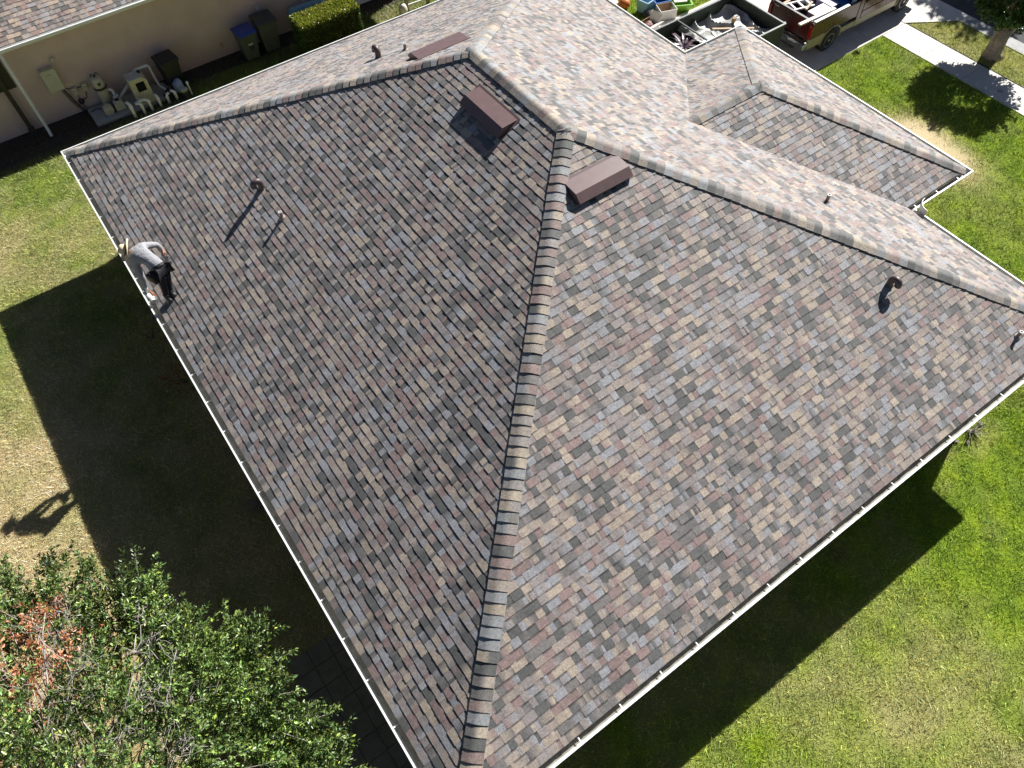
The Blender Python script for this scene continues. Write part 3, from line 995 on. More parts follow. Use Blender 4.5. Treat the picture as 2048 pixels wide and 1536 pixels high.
MB().lathe((0, 0, 0), [(.05, 0), (.05, .22), (.09, .24), (.09, .32), (.06, .35)], 14).build("body", 'black', vlv)
MB().box((0, 0, .37), (.24, .03, .03), rz=.7).build("handle", 'black', vlv)
st = thing("strainer_pot", (3.92, 22.66, 0), "small round pot with a grey lid and brass ring beside the gutter", "strainer pot")
MB().lathe((0, 0, 0), [(.09, 0), (.11, .10), (.12, .26)], 18).build("pot", 'darksteel', st)
MB().lathe((0, 0, .26), [(.135, 0), (.135, .03)], 18).build("ring", 'gold', st)
MB().lathe((0, 0, .29), [(.115, 0), (.10, .02), (.03, .03)], 18).build("lid", 'lead', st)
tag(MB().tube([(4.10, 22.64, 0), (4.10, 22.66, .42)], [.022, .022], 10).lathe((4.10, 22.66, .42), [(.04, 0), (.04, .06), (.02, .08)], 10).build("spigot", 'whitepl'), "thin white riser pipe with a knob, beside the strainer pot", "pipe")
def lumpy(c, s, seed, n=(14, 9), amp=.18, flat=0.0):
    """a closed lumpy blob"""
    mb = MB()
    vs, fs = [], []
    nu, nv = n
    for j in range(nv + 1):
        th = math.pi * j / nv
        for i in range(nu):
            ph = 2 * math.pi * i / nu
            d = Vector((math.sin(th) * math.cos(ph), math.sin(th) * math.sin(ph), math.cos(th)))
            k = 1 + amp * (mnoise.noise(d * 1.7 + Vector((seed, 0, 0))) + .5 * mnoise.noise(d * 4 + Vector((0, seed, 0))))
            z = d.z * k
            if flat and z < 0: z *= flat
            vs.append(Vector(c) + Vector((d.x * k * s[0], d.y * k * s[1], z * s[2])))
    for j in range(nv):
        for i in range(nu):
            a_, b_ = j * nu + i, j * nu + (i + 1) % nu
            fs.append((a_, a_ + nu, b_ + nu, b_))
    return mb.add(vs, fs)
tag(lumpy((3.86, 23.05, .22), (.17, .21, .22), 3, amp=.25).build("sack", 'bluecloth', smooth=True), "pale blue and white sack standing against the black bin", "sack")
for i, (x, y) in enumerate(((1.5, 22.6), (2.9, 22.5), (3.5, 22.42))):
    pass

# ------------------------------------------------------------------ wheeled bins
def wheelie_bin(x, y, rz, body_m, lid_m, label, name, s=1.0, marks=True):
    t = thing(name, (x, y, 0.012), label, "wheeled bin", "wheeled bins along the wall", rz)
    b0, b1, hgt = .22 * s, .29 * s, .95 * s
    vs = []
    for (hx, hy, z) in ((b0, b0 * .95, .04), (b1, b1 * 1.12, hgt)):
        vs += [(-hx, -hy, z), (hx, -hy, z), (hx, hy, z), (-hx, hy, z)]
    MB().add(vs, [(0, 3, 2, 1), (4, 5, 6, 7), (0, 1, 5, 4), (1, 2, 6, 5), (2, 3, 7, 6), (3, 0, 4, 7)]).box((0, 0, hgt - .02), (b1 * 2.1, b1 * 2.34, .05)).build("body", body_m, t, bevel=.03)
    mb = MB().prism([(-b1 * 1.24, 0), (b1 * 1.2, 0), (b1 * 1.18, .05), (b1 * .7, .085), (-b1 * .8, .095), (-b1 * 1.24, .055)], lambda u, v, d: Vector((d, u, hgt + .012 + v)), -b1 * 1.08, b1 * 1.08)
    mb.build("lid", lid_m, t, bevel=.015)
    MB().tube([(-b1 * .8, b1 * 1.3, hgt + .01), (b1 * .8, b1 * 1.3, hgt + .01)], .018, 8).build("handle", lid_m, t)
    for sx in (-1, 1):
        MB().tube([(sx * b0 * 1.0, b0 * .9, .11), (sx * b0 * 1.22, b0 * .9, .11)], .11, 14).build("wheel", 'rubber', t)
    if marks:
        mb = MB()
        for k in range(4):
            mb.box((-.06 + k * .04, -b1 * 1.115 + .03, hgt * .66), (.026, .012, .05))
        mb.build("white_letters", 'whitepl', t)
        mb = MB().box((0, -b1 * 1.02 + .01, hgt * .42), (.14, .012, .02)).box((0, -b1 * 1.08 + .02, hgt * .52), (.14, .012, .1))
        mb.build("sticker", 'darksteel', t)
    return t
wheelie_bin(6.56, 23.34, .05, 'binbody', 'bluelid', "grey-green wheeled bin with a bright blue lid", "wheeled_bin", 1.0)
wheelie_bin(7.33, 23.42, -.03, 'binbody', 'binlid', "larger dark wheeled bin with a charcoal lid, between the blue-lidded bin and the hedge", "wheeled_bin", 1.12, False)
wheelie_bin(3.87, 23.42, .12, 'black', 'black', "all-black wheeled bin standing beside the pool heater", "wheeled_bin", 1.02, False)

# ------------------------------------------------------------------ leaves
def leaf_mesh(name, pts, dirs, length, width, cols, material, parent=None, fold=0.25, loc=None):
    """one folded four-cornered leaf per point (arrays)"""
    n = len(pts)
    d = dirs / np.linalg.norm(dirs, axis=1, keepdims=True)
    r = NR.normal(0, 1, (n, 3))
    s = np.cross(d, r); s /= np.linalg.norm(s, axis=1, keepdims=True) + 1e-9
    up = np.cross(s, d)
    flip = np.where(up[:, 2] < 0, -1.0, 1.0)[:, None]
    up = up * flip
    ln, wd = length[:, None], width[:, None]
    base = pts
    tip = pts + d * ln - up * ln * 0.12
    m1 = pts + d * ln * .55 + s * wd * .5 + up * wd * fold
    m2 = pts + d * ln * .55 - s * wd * .5 + up * wd * fold
    v = np.stack([base, m1, tip, m2], 1).reshape(-1, 3)
    i = np.arange(n) * 4
    f = np.concatenate([np.stack([i, i + 1, i + 2], 1), np.stack([i, i + 2, i + 3], 1)], 0)
    c = np.repeat(np.concatenate([cols, np.ones((n, 1))], 1), 4, 0)
    return np_mesh(name, v, f, material, c, parent, loc)

def leaf_cols(n, base, spread=0.28, hue=0.10):
    c = np.array(base)[None, :] * NR.lognormal(0, spread, (n, 1))
    hh = NR.normal(0, hue, (n, 1))
    return np.clip(c * np.concatenate([1 + hh, np.ones((n, 1)), 1 - hh], 1), .003, .8)

# clipped hedge block
hg = thing("hedge", (9.08, 22.26, 0), "box-clipped green hedge standing between the bins and the white base board", "hedge")
n = 15000
u = NR.uniform(-1, 1, (n, 3))
f = NR.integers(0, 6, n)
ax = f // 2
hs = np.array([1.05, .42, .60])
pp = u.copy()
pp[np.arange(n), ax] = np.where(f % 2 == 0, 1, -1) * (1 - np.abs(NR.normal(0, .045, n)))
wob = 1 + .05 * (fbm(pp[:, 0] * 3 + 5, pp[:, 1] * 3 + pp[:, 2] * 2, 1.2, 77) - .5)
pp = pp * hs * wob[:, None]
dirs = NR.normal(0, .7, (n, 3)); dirs[np.arange(n), ax] += np.where(f % 2 == 0, 1, -1) * .9; dirs[:, 2] += .35
hcol = leaf_cols(n, (.075, .11, .018), .3)
lit_top = pp[:, 2] > .5 + NR.normal(0, .05, n)          # sunlit look of the clipped top painted into its leaf colour
hcol[lit_top] = leaf_cols(int(lit_top.sum()), (.30, .33, .045), .3)
leaf_mesh("foliage", pp + np.array([0, 0, .66]), dirs, NR.uniform(.06, .11, n), NR.uniform(.035, .055, n), hcol, 'leaf', hg)
mb = MB().box((0, 0, .62), (1.86, .66, 1.02))
mb.build("inner_growth", 'darkbark', hg)
mb = MB()
for i in range(6):
    mb.tube([(-.85 + i * .34, RNG.uniform(-.1, .1), 0), (-.8 + i * .33, 0, .3)], .02, 6)
mb.build("stem", 'darkbark', hg)
tag(MB().tube([(7.95, 22.15, .02), (8.02, 22.5, .18)], .014, 6).build("white_stake", 'whitepl'), "thin white stake leaning in the shade by the hedge", "stake")
tag(MB().prism([(0, 0), (1.2, 0), (1.35, .12), (1.2, .26), (0.1, .28), (-.08, .14)], lambda u, v, d: Vector((8.35 + u, 23.55 + d, .65 + v)), 0, .22).build("kayak", 'bluebin', bevel=.05), "pale blue plastic tub edge showing behind the hedge", "tub")
# little rail on two posts past the hedge
rl = thing("rail", (12.5, 22.5, 0), "low white rail between two short posts at the top edge", "rail")
MB().box((-.22, .05, .33), (.09, .09, .66)).build("post", 'bark', rl, bevel=.008)
MB().box((.62, -.02, .33), (.11, .11, .66)).build("post", 'bark', rl, bevel=.008)
MB().box((.2, .03, .42), (.78, .05, .06), rz=-.06).build("top_bar", 'whitepl', rl)
MB().box((.2, .0, .22), (.78, .05, .04), rz=-.06).build("lower_bar", 'whitepl', rl)
MB().tube([(-.22, .05, .66), (-.22, .12, .74), (-.22, .18, .72)], .03, 8).build("tap", 'lead', rl)
tag(lumpy((12.05, 22.42, .2), (.17, .15, .2), 12, amp=.12).build("pot", 'paleboard', smooth=True), "rounded beige pot beside the white rail", "pot")

# ------------------------------------------------------------------ open trailer on the drive
tr = thing("trailer", (18.3, 13.6, 0.02), "black open-topped box trailer hitched behind the maroon pickup", "trailer")
tx0, tx1, ty0, ty1, tz0, tz1 = -2.3, 2.12, -1.12, 1.12, .55, 1.28
MB().box(((tx0 + tx1) / 2, 0, tz0 - .03), (tx1 - tx0, ty1 - ty0, .06)).build("floor", 'darksteel', tr)
for nm, c, s in (("side_panel", (-.09, ty1, .91), (4.42, .04, .74)), ("side_panel", (-.09, ty0, .91), (4.42, .04, .74)), ("front_panel", (tx1, 0, .91), (.04, 2.2, .74)), ("tail_panel", (tx0, 0, .91), (.04, 2.2, .74))):
    MB().box(c, s).build(nm, 'greenboard', tr)
for c, s in (((-.09, ty1, 1.30), (4.5, .07, .05)), ((-.09, ty0, 1.30), (4.5, .07, .05)), ((tx1, 0, 1.30), (.07, 2.16, .05)), ((tx0, 0, 1.30), (.07, 2.16, .05))):
    MB().box(c, s).build("top_rail", 'railpaint', tr, bevel=.008)
MB().box((-.45, 0, 1.31), (.05, 2.2, .045)).build("cross_bar", 'darksteel', tr, bevel=.006)
for sx in (-.55, .35):
    for sy in (-1, 1):
        w_ = MB().tube([(sx, sy * 1.16, .34), (sx, sy * 1.36, .34)], .33, 20).build("wheel", 'rubber', tr)
        MB().tube([(sx, sy * 1.365, .34), (sx, sy * 1.37, .34)], .19, 16).build("rim", 'alloy', w_)
MB().tube([(tx1, -.4, .46), (2.85, -.02, .46)], .04, 8).build("drawbar", 'darksteel', tr)
MB().tube([(tx1, .4, .46), (2.85, .02, .46)], .04, 8).build("drawbar", 'darksteel', tr)
MB().box((2.42, -.75, .75), (.32, .26, .26), rz=.3).build("tool_box", 'pad', tr, bevel=.03)
MB().tube([(2.35, -.95, 1.2), (2.35, -.95, .3)], .03, 8).build("jack", 'chrome', tr)

def sheet_fn(u, v):
    x = 18.3 - .42 + u * 2.5
    y = 13.6 - 1.06 + v * 2.12
    f = mnoise.noise(Vector((x * 1.3, y * 1.1, 2.0))) * .16 + mnoise.noise(Vector((x * 3.2, y * 2.4, 5.0))) * .05
    ridge = abs(mnoise.noise(Vector((x * 1.5, y * 1.5, 8.0))))
    edge = max(0, abs(v - .5) * 2 - .62) * .95 + max(0, .2 - u) * 1.2
    edge2 = max(0, u - .72) * .5
    return Vector((x, y, .88 + f + .20 * (1 - ridge) ** 7 + edge * .07 + edge2 * .12))
mb = MB()
mb.sheet(70, 60, sheet_fn)
tag(mb.build("plastic_sheet", 'plastic_sheet', smooth=True), "crumpled grey plastic sheet lining the front half of the trailer", "plastic sheet")
tag(MB().box((19.35, 13.6, 1.03), (1.35, .08, .03), rz=-.62).build("plank", 'wood', bevel=.004), "tan timber strip lying across the plastic sheet in the trailer", "plank")
tag(MB().box((19.62, 13.86, 1.10), (.16, .10, .16), rz=.4).build("small_box", 'card', bevel=.006), "tiny brown carton standing on the plastic sheet in the trailer", "box")
# rear half: sacks, carton, uprooted plants
tag(lumpy((16.85, 14.2, .86), (.34, .38, .26), 21, amp=.2).build("sack", 'plastic_sheet', smooth=True), "rounded pale sack at the back corner of the trailer", "sack")
tag(lumpy((17.3, 13.5, .84), (.42, .42, .22), 25, amp=.3).build("sack", 'stone', smooth=True), "lumpy grey-brown sack in the middle of the trailer's rear half", "sack")
cb = thing("carton", (17.25, 12.98, .56), "brown cardboard carton with beige packing bulging out, in the trailer's near rear corner", "box", rz=.25)
for c, s in (((0, .3, .2), (.62, .015, .4)), ((0, -.3, .2), (.62, .015, .4)), ((.3, 0, .2), (.015, .585, .4)), ((-.3, 0, .2), (.015, .585, .4)), ((0, 0, .01), (.58, .58, .015))):
    MB().box(c, s).build("panel", 'card', cb)
lumpy((0, 0, .36), (.26, .26, .16), 33, amp=.25).build("packing", 'paleboard', cb, smooth=True)
pl = thing("plant", (17.55, 13.95, .6), "uprooted bromeliad with dark purple and grey strap leaves in the trailer", "plant")
def straps(nl, seed, lmin, lmax, m, parent, zc=.3, wide=.05):
    r = random.Random(seed)
    mb = MB()
    for i in range(nl):
        an, ln, el = r.uniform(0, 6.28), r.uniform(lmin, lmax), r.uniform(.15, 1.0)
        d = Vector((math.cos(an), math.sin(an), 0))
        s = Vector((-d.y, d.x, 0))
        vs = []
        for j in range(6):
            t = j / 5
            c = d * (ln * t * math.cos(el * (1 - t * .5))) + Vector((0, 0, zc + ln * math.sin(el) * (t - .75 * t * t)))
            w = wide * (1 - t ** 2) * (.55 + t) + .004
            vs += [c + s * w, c + Vector((0, 0, -.012)), c - s * w]
        fs = []
        for j in range(5):
            for k in range(2):
                fs.append((j * 3 + k, j * 3 + k + 1, j * 3 + k + 4, j * 3 + k + 3))
        mb.add(vs, fs)
    return mb.build("leaves", m, parent)
M['purpleleaf'] = mat("purple_grey_leaf", (0.17, 0.12, 0.15), 0.4, 0.4, 12)
M['greyleaf'] = mat("grey_green_leaf", (0.26, 0.27, 0.22), 0.4, 0.3, 12)
straps(22, 3, .4, .85, 'purpleleaf', pl)
straps(18, 5, .3, .7, 'greyleaf', pl, .26)
lumpy((0, 0, .12), (.2, .2, .16), 44).build("root_ball", 'mulch', pl, smooth=True)
p2 = thing("plant", (18.0, 12.95, .6), "dark leafy cuttings under the trailer's cross bar", "plant")
straps(26, 8, .3, .6, 'greyleaf', p2, .15)
straps(14, 9, .3, .55, 'purpleleaf', p2, .2)

# ------------------------------------------------------------------ pickup truck
tk = thing("pickup_truck", (22.2, 12.79, 0.02), "maroon pickup truck with tan lower bodywork parked on the drive, its bed full of gear", "pickup truck")
hw = .94                                     # half width; x measured from the rear axle
def side_poly(x0, x1, z0, z1, arch=None, ra=.47, za=.40):
    """side panel outline with a wheel arch cut from the lower edge"""
    if arch is None:
        return [(x0, z0), (x1, z0), (x1, z1), (x0, z1)]
    pts = [(x0, z0)]
    a0 = math.asin(max(-1, min(1, (z0 - za) / ra)))
    for i in range(15):
        an = math.pi - a0 - (math.pi - 2 * a0) * i / 14
        pts.append((arch + ra * math.cos(an), za + ra * math.sin(an)))
    return pts + [(x1, z0), (x1, z1), (x0, z1)]
sidef = lambda sy: (lambda u, v, d: Vector((u, sy * (hw - d - .05 * max(0, v - .95)), v)))
for sy in (-1, 1):
    MB().prism(side_poly(-1.12, 1.13, .80, 1.33, 0.0), sidef(sy), 0, .09).build("bed_side", 'carpaint', tk, bevel=.015)
    pb = [(-1.12, .46), (-.46, .46)] + [(.50 * math.cos(math.pi - t * .52 - .12), .40 + .50 * math.sin(math.pi - t * .52 - .12)) for t in (0, .5, 1, 1.5)] + [(-1.12, .80)]
    MB().prism([(-1.12, .46), (-.53, .46), (-.48, .62), (-.36, .80), (-1.12, .80)], sidef(sy), -.004, .09).build("lower_panel", 'gold', tk, bevel=.01)
    MB().prism([(.53, .46), (1.13, .46), (1.13, .66), (.44, .66)], sidef(sy), -.004, .09).build("lower_panel", 'gold', tk, bevel=.01)
    mb = MB()
    mb.tube([(.49 * math.cos(math.pi * t / 12), sy * (hw + .005), .40 + .49 * math.sin(math.pi * t / 12)) for t in range(0, 13)], .026, 8)
    mb.build("arch_trim", 'gold', tk, smooth=True)
    MB().box((-1.10, sy * (hw - .075), 1.02), (.07, .13, .40)).build("tail_lamp", 'redlens', tk, bevel=.012)
    # cab side, door, sill, front wing
    MB().prism(side_poly(1.16, 1.36, .66, 1.36), sidef(sy), 0, .09).build("cab_corner", 'carpaint', tk, bevel=.012)
    dr = MB().prism(side_poly(1.37, 2.66, .66, 1.36), sidef(sy), -.004, .08).build("door", 'carpaint', tk, bevel=.014)
    MB().box((1.50, sy * (hw + .008), 1.20), (.17, .03, .05)).build("handle", 'black', dr, bevel=.006)
    MB().prism([(1.38, .84), (2.65, .84), (2.65, .90), (1.38, .90)], sidef(sy), -.014, .0).build("moulding", 'carpaint', dr)
    MB().prism([(1.16, .42), (3.30, .42), (3.30, .66), (1.16, .66)], sidef(sy), 0.0, .09).build("sill", 'gold', tk, bevel=.012)
    MB().prism(side_poly(2.67, 4.70, .66, 1.24, 3.82), sidef(sy), 0, .09).build("front_wing", 'carpaint', tk, bevel=.014)
    mb = MB()
    mb.tube([(3.82 + .49 * math.cos(math.pi * t / 12), sy * (hw + .005), .40 + .49 * math.sin(math.pi * t / 12)) for t in range(0, 13)], .026, 8)
    mb.build("arch_trim", 'gold', tk, smooth=True)
    MB().box((2.55, sy * (hw + .10), 1.42), (.12, .2, .16)).build("wing_mirror", 'black', tk, bevel=.03)
    for wx in (0, 3.82):
        t0, t1 = sy * (hw - .25), sy * (hw - .005)
        wh = MB().tube([(wx, t0, .385), (wx, t0 + sy * .02, .385), (wx, t1 - sy * .03, .385), (wx, t1, .385)], [.35, .385, .385, .34], 28).build("wheel", 'rubber', tk, smooth=False)
        mb = MB().lathe((wx, t1 - sy * .012, .385), [(.22, 0), (.235, .02), (.215, .022), (.20, -.02), (.05, .012), (.045, .03)], 24, axis=(0, sy, 0))
        mb.build("rim", 'alloy', wh)
        mb = MB()
        for k in range(8):
            an = k * math.pi / 4
            mb.box((wx + .135 * math.cos(an), t1 + sy * .004, .385 + .135 * math.sin(an)), (.06, .012, .03), rot=Matrix.Rotation(-an, 3, 'Y'))
        mb.build("rim_holes", 'rubber', wh)
tg = MB().prism([(-1.10, .72), (-1.04, .72), (-1.03, 1.31), (-1.06, 1.34), (-1.09, 1.32)], lambda u, v, d: Vector((u, d, v)), -.80, .80).build("tailgate", 'carpaint', tk, bevel=.012)
MB().box((-1.098, .05, 1.19), (.025, .20, .11)).build("handle", 'black', tg, bevel=.01)
MB().box((-1.05, 0, 1.343), (.09, 1.58, .02)).build("cap", 'black', tg, bevel=.006)
mb = MB()
for k in range(4):
    mb.box((-1.103, .70 - k * .045, 1.25), (.008, .03, .035))
mb.build("lettering", 'chrome', tg)
MB().prism([(-1.36, .50), (-1.12, .48), (-1.12, .70), (-1.33, .70), (-1.37, .64)], lambda u, v, d: Vector((u, d, v)), -.93, .93).build("rear_bumper", 'chrome', tk, bevel=.03)
MB().box((-1.372, .12, .60), (.012, .32, .16)).build("number_plate", 'whitepl', tk)
MB().box((0.04, 0, .74), (2.16, 1.66, .05)).build("bed_floor", 'bedliner', tk)
MB().box((1.11, 0, 1.04), (.06, 1.66, .58)).build("bed_front", 'carpaint', tk)
for sy in (-1, 1):
    MB().box((0.04, sy * .80, .9), (.9, .12, .3)).build("wheel_box", 'bedliner', tk, bevel=.03)
MB().prism([(1.17, 1.34), (2.70, 1.34), (3.00, 1.28), (2.35, 1.86), (1.50, 1.90), (1.25, 1.84)], lambda u, v, d: Vector((u, d, v)), -.80, .80).build("cab", 'carpaint', tk, bevel=.05)
MB().prism([(1.17, .5), (3.0, .5), (3.0, 1.33), (1.17, 1.33)], lambda u, v, d: Vector((u, d, v)), -.84, .84).build("cab_shell", 'carpaint', tk)
for sy in (-1, 1):
    MB().prism([(1.42, 1.38), (2.58, 1.38), (2.26, 1.78), (1.46, 1.80)], lambda u, v, d: Vector((u, d, v)), sy * .795, sy * .806).build("side_window", 'glass', tk)
MB().box((1.205, 0, 1.62), (.02, 1.3, .34)).build("rear_window", 'glass', tk)
MB().prism([(2.99, 1.30), (2.38, 1.845), (2.40, 1.86), (3.02, 1.305)], lambda u, v, d: Vector((u, d, v)), -.72, .72).build("windscreen", 'glass', tk)
MB().prism([(2.9, .6), (4.72, .55), (4.78, 1.0), (4.66, 1.18), (3.0, 1.27), (2.9, 1.25)], lambda u, v, d: Vector((u, d, v)), -.86, .86).build("bonnet", 'carpaint', tk, bevel=.04)
MB().box((4.80, 0, .55), (.14, 1.84, .24)).build("front_bumper", 'chrome', tk, bevel=.04)
MB().box((1.6, 0, .40), (5.6, .9, .16)).build("chassis", 'darksteel', tk)

# gear in the bed
def crate(x, y, z, s, rz, m, lidm, label, name="storage_box"):
    t = thing(name, (x, y, z), label, "box", rz=rz)
    MB().box((0, 0, s[2] / 2), s).build("body", m, t, bevel=.02)
    MB().box((0, 0, s[2] + .02), (s[0] * 1.05, s[1] * 1.05, .05)).build("lid", lidm, t, bevel=.012)
    return t
crate(22.05, 12.42, .79, (.72, .42, .40), .02, 'lilac', 'whitepl', "lilac storage box with a bright white lid near the truck's tail")
crate(22.62, 12.62, .79, (.36, .62, .42), .0, 'lilac', 'lilac', "plain lilac storage box behind the white-lidded one in the truck bed")
cl = crate(22.98, 12.40, .79, (.34, .60, .42), .0, 'cooler', 'cooler', "blue cool box against the truck's cab", "cool_box")
tag(MB().tube([(23.15, 12.02, .8), (23.15, 12.02, 1.40), (23.17, 12.02, 1.47)], [.07, .07, .03], 12).build("bottle", 'bluebin', smooth=True), "clear pale blue bottle wedged beside the cool box", "bottle")
fr = thing("step_ladder", (21.75, 13.15, .9), "white metal step ladder lying folded in the truck bed", "ladder", rz=-.25)
for y in (-.2, .2):
    MB().box((0, y, .25), (1.1, .05, .05)).build("rail", 'whitepl', fr)
for x in (-.45, -.15, .15, .45):
    MB().box((x, 0, .26), (.06, .38, .04)).build("tread", 'whitepl', fr)
tag(MB().box((21.55, 13.48, 1.15), (.5, .10, .06), rz=.1).build("plank", 'wood', bevel=.005), "short orange-tan timber offcut on top of the truck's load", "plank")
tag(MB().box((21.88, 12.78, 1.27), (.55, .07, .05), rz=.35).build("plank", 'wood', bevel=.005), "thin timber strip lying beside the white-lidded box in the truck", "plank")
tag(MB().box((21.45, 12.09, 1.385), (1.6, .12, .05), rz=-.03).build("board", 'paleboard', bevel=.006), "pale board overhanging the tailgate corner of the truck", "board")
tag(MB().box((21.98, 11.93, 1.365), (1.62, .10, .035), rz=.0).build("board", 'whitepl', bevel=.006), "long white board lying along the rim of the truck's bed", "board")
tag(lumpy((21.6, 12.72, .92), (.16, .14, .16), 71).build("bag", 'black', smooth=True), "small black bag behind the tailgate", "bag")
tag(lumpy((22.6, 13.25, .95), (.5, .34, .18), 72, amp=.3).build("tarp", 'bedliner', smooth=True), "dark folded tarp on the far side of the truck bed", "tarp")

# ------------------------------------------------------------------ things put out on the lawn by the trailer
def open_box(x, y, rz, s, m_out, m_in, label, flaps=(1, 1, 1, 1), tilt=None, name="open_box"):
    t = thing(name, (x, y, 0.01), label, "box", rz=rz)
    if tilt: t.rotation_euler = (tilt[0], tilt[1], rz)
    w, d, h = s
    MB().box((0, 0, .01), (w - .02, d - .02, .015)).build("bottom", m_in, t)
    for c, ss, k in (((0, d / 2, h / 2), (w, .02, h), 0), ((0, -d / 2, h / 2), (w, .02, h), 1), ((w / 2, 0, h / 2), (.02, d - .02, h), 2), ((-w / 2, 0, h / 2), (.02, d - .02, h), 3)):
        MB().box(c, ss).build("panel", m_out if k != 0 else m_in, t)
    if flaps[0]:
        MB().box((0, -d / 2 - .10, h + .05), (w, .24, .012), rot=Matrix.Rotation(-.55, 3, 'X')).build("flap", m_out, t)
    if flaps[1]:
        MB().box((-w / 2 - .09, 0, h + .06), (.24, d, .012), rot=Matrix.Rotation(.7, 3, 'Y')).build("flap", m_out, t)
    if flaps[2]:
        MB().box((w / 2 + .07, 0, h + .10), (.24, d, .012), rot=Matrix.Rotation(-1.0, 3, 'Y')).build("flap", m_out, t)
    return t
open_box(19.38, 16.66, -.35, (.60, .48, .34), 'cardw', 'card', "white-edged open carton with a brown inside, on the lawn by the trailer", (0, 0, 0))
ob = open_box(18.32, 16.38, .12, (.58, .46, .28), 'cardw', 'card', "open white carton with its flaps out, beside the roof gutter")
lumpy((0, 0, .16), (.22, .17, .12), 91, amp=.35).build("contents", 'hatband', ob, smooth=True)
def tub(x, y, rz, s, m, label, name="plastic_tub"):
    t = thing(name, (x, y, .01), label, "tub", rz=rz)
    w, d, h = s
    vs = []
    for (k, z) in ((.82, 0), (1.0, h), (.93, h), (.78, .03)):
        vs += [(-w / 2 * k, -d / 2 * k, z), (w / 2 * k, -d / 2 * k, z), (w / 2 * k, d / 2 * k, z), (-w / 2 * k, d / 2 * k, z)]
    fs = [(3, 2, 1, 0)]
    for r in range(3):
        fs += [(r * 4 + i, r * 4 + (i + 1) % 4, r * 4 + 4 + (i + 1) % 4, r * 4 + 4 + i) for i in range(4)]
    fs.append((12, 13, 14, 15))
    MB().add(vs, fs).build("body", m, t)
    MB().box((0, -d / 2 - .015, h - .02), (w * 1.06, .035, .05)).box((0, d / 2 + .015, h - .02), (w * 1.06, .035, .05)).box((-w / 2 - .015, 0, h - .02), (.035, d * 1.0, .05)).box((w / 2 + .015, 0, h - .02), (.035, d * 1.0, .05)).build("rim", m, t)
    return t
tub(19.0, 17.35, .2, (.42, .50, .46), 'bluebin', "pale blue plastic tub standing upright at the top edge")
tub(19.62, 17.22, -.3, (.55, .45, .30), 'cooler', "mid-blue plastic tub behind the white-edged carton")
tub(20.12, 16.72, -.5, (.70, .52, .26), 'lime', "lime green plastic tub at the edge of the lawn")
tag(MB().box((20.12, 16.78, .30), (.46, .32, .03), rz=-.5).build("paper", 'cardw'), "white sheet lying over the lime green tub", "paper")
tag(lumpy((18.55, 17.95, .18), (.22, .22, .18), 61, amp=.08).build("pumpkin", 'orange', smooth=True), "round orange pot just past the roof gutter", "pot")
tag(lumpy((18.2, 18.25, .14), (.28, .24, .15), 62, amp=.15).build("cushion", 'paleboard', smooth=True), "rounded beige bundle at the top edge by the gutter", "bundle")
tag(lumpy((18.85, 16.85, .13), (.24, .28, .15), 63, amp=.3).build("bag", 'black', smooth=True), "black bag slumped between the cartons and the blue tub", "bag")

# ------------------------------------------------------------------ trees
def limb(mb, p, q, r0, r1, seed, wob=.08, n=7):
    r = random.Random(seed)
    p, q = Vector(p), Vector(q)
    pts, rad = [], []
    off = Vector((r.uniform(-1, 1), r.uniform(-1, 1), r.uniform(-.3, .6))) * wob
    for i in range(n):
        t = i / (n - 1)
        pts.append(p.lerp(q, t) + off * math.sin(math.pi * t) + Vector((r.uniform(-1, 1), r.uniform(-1, 1), r.uniform(-1, 1))) * wob * .18 * (0 < i < n - 1))
        rad.append(r0 + (r1 - r0) * t)
    mb.tube(pts, rad, 8 if r0 > .02 else 5)
    return pts

def shoots(centers, heading, nleaf, slen, jitter):
    """leafy shoots -> leaf positions and directions, plus the shoot axes"""
    m = len(centers)
    hd = heading / np.linalg.norm(heading, axis=1, keepdims=True)
    t = NR.uniform(0.1, 1.0, (m, nleaf)) ** .8
    ang = NR.uniform(0, 2 * np.pi, (m, nleaf))
    ref = np.where(np.abs(hd[:, 2:3]) < .9, np.array([[0, 0, 1.0]]), np.array([[1.0, 0, 0]]))
    s = np.cross(hd, ref); s /= np.linalg.norm(s, axis=1, keepdims=True)
    w = np.cross(hd, s)
    pos = centers[:, None, :] + hd[:, None, :] * (t * slen[:, None])[..., None] + NR.normal(0, jitter, (m, nleaf, 3))
    out = s[:, None, :] * np.cos(ang)[..., None] + w[:, None, :] * np.sin(ang)[..., None]
    d = out * .85 + hd[:, None, :] * (.35 + .55 * t)[..., None] + np.array([0, 0, .12])
    return pos.reshape(-1, 3), d.reshape(-1, 3)

